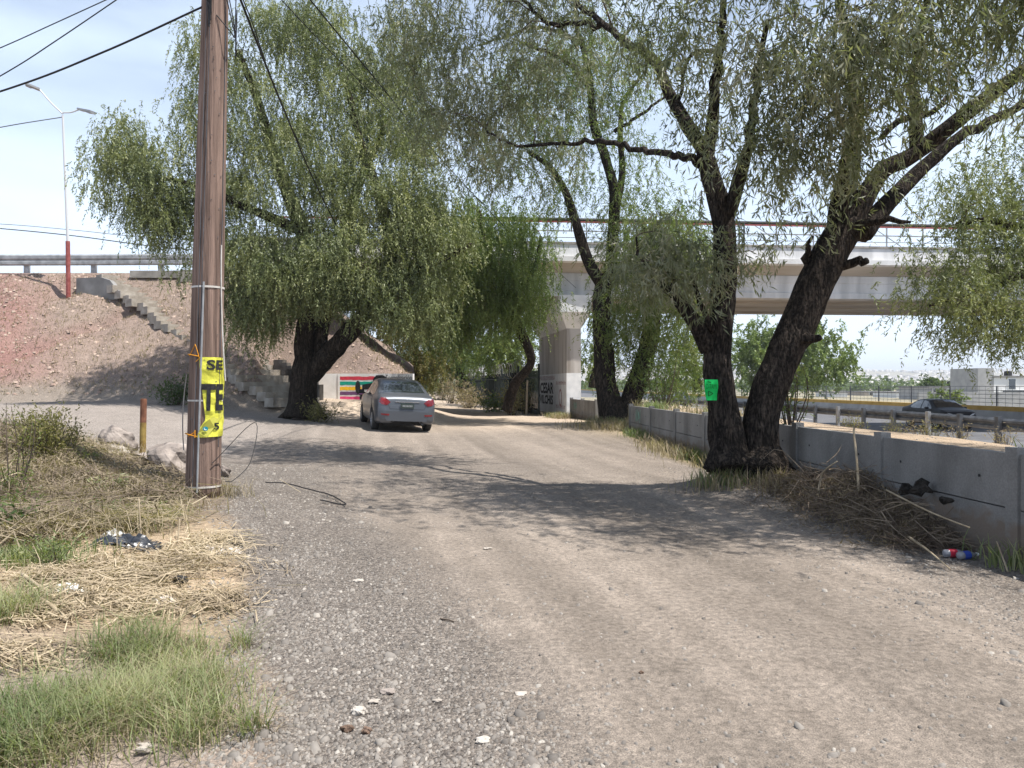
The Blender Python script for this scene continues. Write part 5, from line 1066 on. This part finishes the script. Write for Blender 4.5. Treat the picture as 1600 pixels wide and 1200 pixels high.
tag(obj('charred_lump', MB().blob([W(283,5.55), 5.55, g(W(283,5.55),5.55)+.02], [.055,.03,.03], 2, .3, 3), MT['dark'], None, True), 'small black charred lump on the straw near the gravel', 'lump')
STK = mat('bleached_stalk', (.26,.205,.135), (.40,.33,.23), 9, .85)
def stick(label, pts, r0, r1, name='dry_stick', m=STK, group='loose dry sticks'): tag(obj(name, MB().tube(spline(pts, 12), np.linspace(r0, r1, 12), 7, .1), m, None, True), label, 'stick', group)
def dwl(px, off): return (4.61-off)/((px-CX)/F+.0508)          # distance at which column px meets a line 'off' metres in front of the wall
def gp(px, d, dz): x = W(px, d); return [x, d, g(x, d)+dz]
stick('upright pale stalk standing in the straw behind the black bag', [gp(221,6.6,-.02), gp(219,6.65,.18), gp(217,6.7,.36)], .008, .006)
stick('upright dark stalk standing right of the black bag', [gp(277,6.6,-.02), gp(279,6.62,.1), gp(281,6.65,.22)], .007, .004)
stick('pale stalk lying across the straw, nearest the left edge', [gp(35,5.3,.05), gp(60,5.1,.04), gp(78,4.9,.03)], .014, .01)
stick('thick pale stalk lying in front of the nearest stalk', [gp(48,4.85,.03), gp(75,4.7,.04), gp(105,4.55,.02)], .016, .012)
stick('long grey stalk lying under the black bag', [gp(128,5.45,.03), gp(155,5.6,.05), gp(185,5.75,.02)], .01, .006)
stick('bent pale stick leaning on the dry verge beside the shrub', [gp(-10,8.6,.2), gp(30,8.9,.3), gp(60,9.2,.02)], .01, .006)
stick('tall pale stick leaning upright against the precast wall', [gp(1342,dwl(1342,.32),.3), gp(1338,dwl(1338,.22),.7), gp(1334,dwl(1334,.14),.95), gp(1341,dwl(1341,.14),1.03)], .016, .010)
stick('long pale pole lying on top of the brushwood, pointing right', [gp(1385,dwl(1385,.4),.42), gp(1450,dwl(1450,.42),.36), gp(1515,dwl(1515,.45),.32)], .010, .006)
stick('curved pale stick poking up from the left part of the brushwood', [gp(1275,dwl(1275,.6),.05), gp(1282,dwl(1282,.5),.35), gp(1290,dwl(1290,.5),.5), gp(1308,dwl(1308,.45),.62)], .018, .008)
stick('pale twiggy stick lying at the right end of the brushwood', [gp(1420,dwl(1420,.6),.12), gp(1450,dwl(1450,.7),.1), gp(1485,dwl(1485,.75),.02)], .012, .005)
stick('forked bleached stick at the foot of the last wall post', [gp(1575,6.2,.0), gp(1565,6.3,.12), gp(1557,6.35,.22)], .008, .004)
stick('small dark stick lying on the gravel', [gp(688,4.95,.006), gp(700,4.92,.01), gp(709,4.9,.006)], .006, .004, 'dry_stick', TWIG)
MT['rot'] = mat('rotted_leaves', (.02,.018,.016), (.05,.042,.035), 14, .95, .8, 40)
# brushwood heap against the wall
bp = thing('brushwood_heap', 'heap of dry brown brushwood piled against the precast wall', 'brushwood', (3.8, 9.3, 0)); r_ = np.random.default_rng(17)
m1 = MB(); m2 = MB(); lv = Leaves()
def heap_h(y): return float(np.interp(y, [6.9, 7.4, 8.0, 8.8, 9.5, 10.2, 10.8], [.05, .22, .34, .60, .42, .28, .08]))
for k in range(2600):
    y = r_.uniform(7.0, 10.6); o = abs(r_.normal())*.34+.06; x = float(xw(y))-o; hz = heap_h(y)*max(.08, 1-o/1.1); z = g(x, y)+r_.uniform(0, 1)**.7*hz
    a = r_.normal(0, .6)+1.45+(3.14 if r_.random() < .5 else 0); e = r_.normal(0, .28); L = r_.uniform(.15, .75); dv = np.array([math.cos(a)*math.cos(e), math.sin(a)*math.cos(e), math.sin(e)])
    A_ = np.array([x, y, z]); pts = np.array([A_-dv*L/2, A_+r_.normal(size=3)*.04*L, A_+dv*L/2]); lim = xw(pts[:, 1])-.06
    pts[:, 0] = np.minimum(pts[:, 0], lim); pts[:, 2] = np.maximum(pts[:, 2], G(pts[:, 0], pts[:, 1])+.01); rr = r_.uniform(.0015, .0042)
    (m1 if k % 3 else m2).tube(pts, [rr, rr*.9, rr*.5], 3, cap=False)
for k in range(46):
    y = r_.uniform(7.4, 10.2); x = float(xw(y))-r_.uniform(.2, .6); A_ = np.array([x, y, heap_h(y)*r_.uniform(.4, 1.15)]); a = r_.uniform(0, 6.28); B_ = A_+np.array([math.cos(a)*.5-.05, math.sin(a)*.7, r_.uniform(-.25, .22)]); B_[0] = min(B_[0], float(xw(B_[1]))-.06); m2.tube(spline([A_, (A_+B_)/2+r_.normal(size=3)*.07, B_], 6), np.linspace(.006, .0015, 6), 4, cap=False)
obj('twigs', m1, mat('dead_twig_bark', (.09,.065,.05), (.20,.15,.11), 6, .95), bp); obj('pale_twigs', m2, mat('dry_twig_wood', (.16,.12,.085), (.30,.24,.175), 6, .95), bp)
n = 8200; y = r_.uniform(7.1, 10.6, n); o = np.abs(r_.normal(size=n))*.34+.08; x = xw(y)-o; hz = np.array([heap_h(q) for q in y])*np.clip(1-o/1.1, .08, 1); base = np.stack([x, y, G(x, y)+r_.uniform(0, 1, n)**.6*hz], 1)
lv.add(base, unit(r_.normal(size=(n, 3))), r_.uniform(.03, .09, n), r_.uniform(.008, .02, n), r_.uniform(0, .75, n), r_); lv.obj('dead_leaves', leaf_mat('dead_leaf', [(.07,.05,.035),(.14,.105,.07),(.22,.17,.11),(.30,.24,.16)], .15, .8), bp)
for px, z, s in [(1415,.42,.08),(1440,.46,.11),(1478,.40,.06)]:
    d = dwl(px, .16); rt = MB(); rt.blob([W(px,d)+.0, d, z+.02], [s, s*.6, s*.7], 2, .6, int(px), 1, 3); obj('dark_leaf_clot', rt, MT['rot'], bp)
def bottle(label, px, d, body, cap, rz, seed):
    x = W(px, d); z = g(x, d)+.04; u = np.array([math.cos(rz), math.sin(rz), 0]); c = np.array([x, d, z]); root = thing('plastic_bottle', label, 'bottle', c, 'bottles by the wall')
    t = np.array([0,.01,.05,.12,.15,.18,.20]); r = np.array([.02,.034,.036,.036,.03,.014,.013]); obj('shell', MB().tube([c+u*k for k in t], r, 14), MT['clear_pet'], root, True)
    obj('wrapper', MB().tube([c+u*.045, c+u*.115], .0375, 14, cap=False), body, root, True); obj('cap', MB().tube([c+u*.20, c+u*.22], .015, 10), cap, root)
MT['clear_pet'] = mat('cloudy_plastic', (.24,.24,.26), None, rough=.2, spec=.6)
bottle('red labelled plastic bottle lying at the wall foot', 1474, 6.75, mat('red_label', (.55,.03,.06), None, rough=.4), MT['lamp_red'], .1, 1)
bottle('blue labelled plastic bottle lying just right of the red one', 1497, 6.65, mat('blue_label', (.03,.07,.38), None, rough=.4), MT['white'], .3, 2)

# ================================================================= FAR SIDE OF THE HIGHWAY
def house(label, px0, px1, ytop, d, m, wins=(), extra=None, cat='house', zb=-.7, depth=9, group='buildings beyond the highway', parapet=True, name='house'):
    x0, x1 = W(px0, d), W(px1, d); zt = H-(ytop-CY)/F*d; root = thing(name, label, cat, ((x0+x1)/2, d, zb), group)
    obj('wall', MB().box([(x0+x1)/2, d+depth/2, (zb+zt)/2], [x1-x0, depth, zt-zb]), m, root)
    obj('roof', MB().box([(x0+x1)/2, d+depth/2, zt+.12], [x1-x0+.3, depth+.3, .24]), MT['conc'], root)
    for (wx, wy, ww, wh) in wins:
        c = P(wx, wy, d-.02); f = obj('window', MB().box([c[0], d-.03, c[2]], [ww, .1, wh]), MT['white'], root); obj('pane', MB().box([c[0], d-.07, c[2]], [ww-.16, .06, wh-.16]), MT['glass'], f)
    if extra: extra(root, d)
    return root
def tank(px, py, s=.5):
    def f(root, d): c = P(px, py, d+2); obj('water_tank', MB().tube([c-[0,0,s], c+[0,0,s*.8], c+[0,0,s]], [s, s, s*.5], 14), MT['dark'], root)
    return f
CW = mat('white_render', (.66,.66,.66), (.76,.76,.75), .6, .9); CG = mat('grey_block_wall', (.30,.30,.30), (.38,.375,.37), 1.2, .95, .3, 8); CB = mat('tan_wall', (.36,.31,.26), (.44,.38,.32), .9, .95)
def annex(root, d): 
    x0, x1 = W(1528, d), W(1553, d); obj('side_wing', MB().box([(x0+x1)/2, d+3, 1.2], [x1-x0, 6, 5.0]), CG, root)
    tank(1575, 585, .45)(root, d)
house('white two storey house with a black roof tank beyond the highway', 1553, 1660, 590, 95, CW, [(1581,600,1.0,1.4),(1588,617,3.6,1.3)], annex)
house('grey flat roofed house left of the white two storey house', 1450, 1498, 606, 120, CG, [(1462,613,1.,1.2),(1484,613,1.,1.2)], tank(1486, 601, .6))
house('low white shed beyond the fence, leftmost of the buildings', 1303, 1324, 614, 150, CW, (), None)
house('small tan house between the low shed and the grey house', 1350, 1395, 613, 170, CB, [(1362,617,1.2,1.2)])
house('low pale house with bare roof behind the dark car', 1400, 1440, 614, 140, CW, [(1412,618,1.2,1.)])
house('grey house behind the cypress, right of the grey flat roofed house', 1500, 1530, 609, 160, CB, ())
house('distant white block house near the round tree', 1330, 1348, 611, 260, CW, ()); house('distant grey block house farthest back in the row', 1420, 1446, 609, 280, CG, ())
tag(obj('block_wall', MB().box([W(1545,78), 78.4, .05], [14, .2, 1.6]), CG), 'long grey block wall behind the wire fence below the white house', 'wall')
def far_bush(label, px, py, d, rx, ry, name, lm, seed, n=9, zb=None): tree(name, label, 'tree', P(px, py+ry*1.1, d), [[(px, py+ry*1.3, d, 6), (px, py, d, 4), (px, py-ry*.6, d, 2)]], [(px, py, d, rx, ry, rx/F*d, n)], lm, BK2, 8, 1.0, 16, .45, .2, .4, .9, .6, 'trees among the far houses', .5, 6, .1, .06, seed)
far_bush('tall narrow dark cypress among the far houses', 1523, 604, 105, 5, 16, 'cypress_tree', LF_DARK, 81, 14); far_bush('dark tree on the roofline left of the grey house', 1455, 600, 125, 8, 9, 'far_tree', LF_DARK, 82)
far_bush('yellow green bush behind the roof of the dark car', 1480, 622, 75, 12, 8, 'far_tree', LF_SIDE, 83); far_bush('dark tree left of the white two storey house', 1541, 608, 110, 9, 12, 'far_tree', LF_DARK, 84)
far_bush('small dark tree left of the cypress', 1500, 608, 112, 10, 9, 'far_tree', LF_DARK, 85); far_bush('low bushy tree behind the low white shed', 1345, 610, 200, 14, 6, 'far_tree', LF_DARK, 86); far_bush('low bushy tree behind the small tan house', 1390, 609, 210, 16, 6, 'far_tree', LF_DARK, 87)
# the far tree line and the town on the hills, each one mass
lv = Leaves(); r_ = np.random.default_rng(91); n = 26000; d_ = 250+900*r_.uniform(0, 1, n)**1.3; x = d_*r_.uniform(-.15, .8, n); k = np.floor(x/14); h = 2.5+4*vn(k*.9, np.floor(d_/40), 3); z = G(x, d_)+h*r_.uniform(0, 1, n)
lv.add(np.stack([x, d_, z], 1), unit(r_.normal(size=(n, 3))), np.full(n, 1.6), np.full(n, 1.0), r_.uniform(0, 1, n), r_); tag(lv.obj('treeline', LF_DARK), kind='stuff')
n = 3600; d_ = 500+3200*r_.uniform(0, 1, n)**.8; x = d_*r_.uniform(-.1, .85, n); kp = vn(x/260, d_/260, 7) > .38; x, d_ = x[kp], d_[kp]; n = len(x); w_ = r_.uniform(5, 13, n); h = r_.uniform(3, 8, n); z = G(x, d_)
cube = np.array([[a, b_, c] for a in (-.5, .5) for b_ in (-.5, .5) for c in (-.3, 1)]); V = cube[None]*np.stack([w_, w_, h], 1)[:, None]+np.stack([x, d_, z], 1)[:, None]
q = np.array([(0,1,3,2),(4,6,7,5),(0,4,5,1),(2,3,7,6),(1,5,7,3)]); fq = (q[None]+8*np.arange(n)[:, None, None]).reshape(-1, 4)
m, N, L = new_mat('town_walls'); o_ = N.new('ShaderNodeOutputMaterial'); b_ = N.new('ShaderNodeBsdfDiffuse'); L.new(b_.outputs[0], o_.inputs[0]); at = N.new('ShaderNodeAttribute'); at.attribute_name = 'rnd'; rp_ = N.new('ShaderNodeValToRGB'); L.new(at.outputs['Fac'], rp_.inputs[0]); L.new(rp_.outputs[0], b_.inputs[0]); rp_.color_ramp.elements[0].color = (.22,.2,.19,1); rp_.color_ramp.elements[1].color = (.72,.68,.64,1)
tag(mesh_obj('far_town', V.reshape(-1, 3), fq.astype(np.int32), m, None, False, [('rnd', 'FACE', 'FLOAT', np.repeat(r_.uniform(0, 1, n), 5))]), kind='stuff')

# ================================================================= AIR, SKY, SUN, CAMERA
hz = MB().box([0, 2900, 69], [9000, 6100, 146]); ho = obj('haze', hz, None); m, N, L = new_mat('valley_haze'); o_ = N.new('ShaderNodeOutputMaterial'); pv = N.new('ShaderNodeVolumePrincipled'); pv.inputs['Color'].default_value = (.86,.90,.95,1); pv.inputs['Density'].default_value = HAZE; pv.inputs['Anisotropy'].default_value = .2; L.new(pv.outputs[0], o_.inputs['Volume']); ho.data.materials.append(m); tag(ho, kind='stuff')
sc = bpy.context.scene
EL, AZ = R(66), R(112)
w = bpy.data.worlds.new('World'); sc.world = w; w.use_nodes = True; nt = w.node_tree; N, L = nt.nodes, nt.links; N.clear()
out = N.new('ShaderNodeOutputWorld'); bg = N.new('ShaderNodeBackground'); bg.inputs[1].default_value = SKY; L.new(bg.outputs[0], out.inputs[0])
sky = N.new('ShaderNodeTexSky'); sky.sky_type = 'NISHITA'; sky.sun_disc = False; sky.sun_elevation = EL; sky.sun_rotation = AZ; sky.altitude = 2200; sky.air_density = 1.0; sky.dust_density = 2.2; sky.ozone_density = 1.2
tc = N.new('ShaderNodeTexCoord'); mp = N.new('ShaderNodeMapping'); mp.inputs['Scale'].default_value = (1.1, 1.1, 4.2); mp.inputs['Location'].default_value = (2.1, .4, .3); L.new(tc.outputs['Generated'], mp.inputs[0])
nz = N.new('ShaderNodeTexNoise'); nz.inputs['Scale'].default_value = 2.3; nz.inputs['Detail'].default_value = 7; nz.inputs['Roughness'].default_value = .5; L.new(mp.outputs[0], nz.inputs['Vector'])
rp = N.new('ShaderNodeValToRGB'); rp.color_ramp.elements[0].position = .36; rp.color_ramp.elements[1].position = .66; rp.color_ramp.elements[0].color = (.0,.0,.0,1); rp.color_ramp.elements[1].color = (.5,.5,.5,1); L.new(nz.outputs[0], rp.inputs[0])
mx = N.new('ShaderNodeMixRGB'); mx.inputs[2].default_value = (9.0,10.6,12.8,1); sx = N.new('ShaderNodeSeparateXYZ'); L.new(tc.outputs['Generated'], sx.inputs[0])      # thin veil of cloud, thickest low down
vr = N.new('ShaderNodeValToRGB'); vr.color_ramp.elements[0].position = .02; vr.color_ramp.elements[1].position = .55; vr.color_ramp.elements[0].color = (.93,.93,.93,1); vr.color_ramp.elements[1].color = (.0,.0,.0,1); L.new(sx.outputs['Z'], vr.inputs[0])
ad = N.new('ShaderNodeMixRGB'); ad.blend_type = 'SCREEN'; ad.inputs[0].default_value = 1; L.new(vr.outputs[0], ad.inputs[1]); L.new(rp.outputs[0], ad.inputs[2]); L.new(ad.outputs[0], mx.inputs[0]); L.new(sky.outputs[0], mx.inputs[1]); L.new(mx.outputs[0], bg.inputs[0])
sun = bpy.data.lights.new('sun', 'SUN'); sun.energy = SUN; sun.angle = R(.53); sun.color = (1, .955, .89); so = bpy.data.objects.new('sun', sun); C.objects.link(so)
sd = Vector((math.cos(EL)*math.sin(AZ), math.cos(EL)*math.cos(AZ), math.sin(EL))); so.rotation_euler = sd.to_track_quat('Z', 'Y').to_euler()
cam = bpy.data.cameras.new('camera'); cam.sensor_width = 36; cam.lens = 27.0; cam.shift_y = (CY-600)/1600; cam.clip_start = .1; cam.clip_end = 20000; co = bpy.data.objects.new('camera', cam); C.objects.link(co); co.location = (0, 0, H); co.rotation_euler = (R(90), 0, 0); sc.camera = co
vs = sc.view_settings; sc.display_settings.display_device = 'sRGB'; vs.view_transform = 'Standard'; vs.look = 'None'; vs.exposure = EXPO; vs.gamma = 1; vs.use_curve_mapping = False
cy = sc.cycles; cy.max_bounces = 6; cy.diffuse_bounces = 3; cy.glossy_bounces = 3; cy.transmission_bounces = 4; cy.volume_bounces = 0; cy.sample_clamp_indirect = 6; cy.use_denoising = True
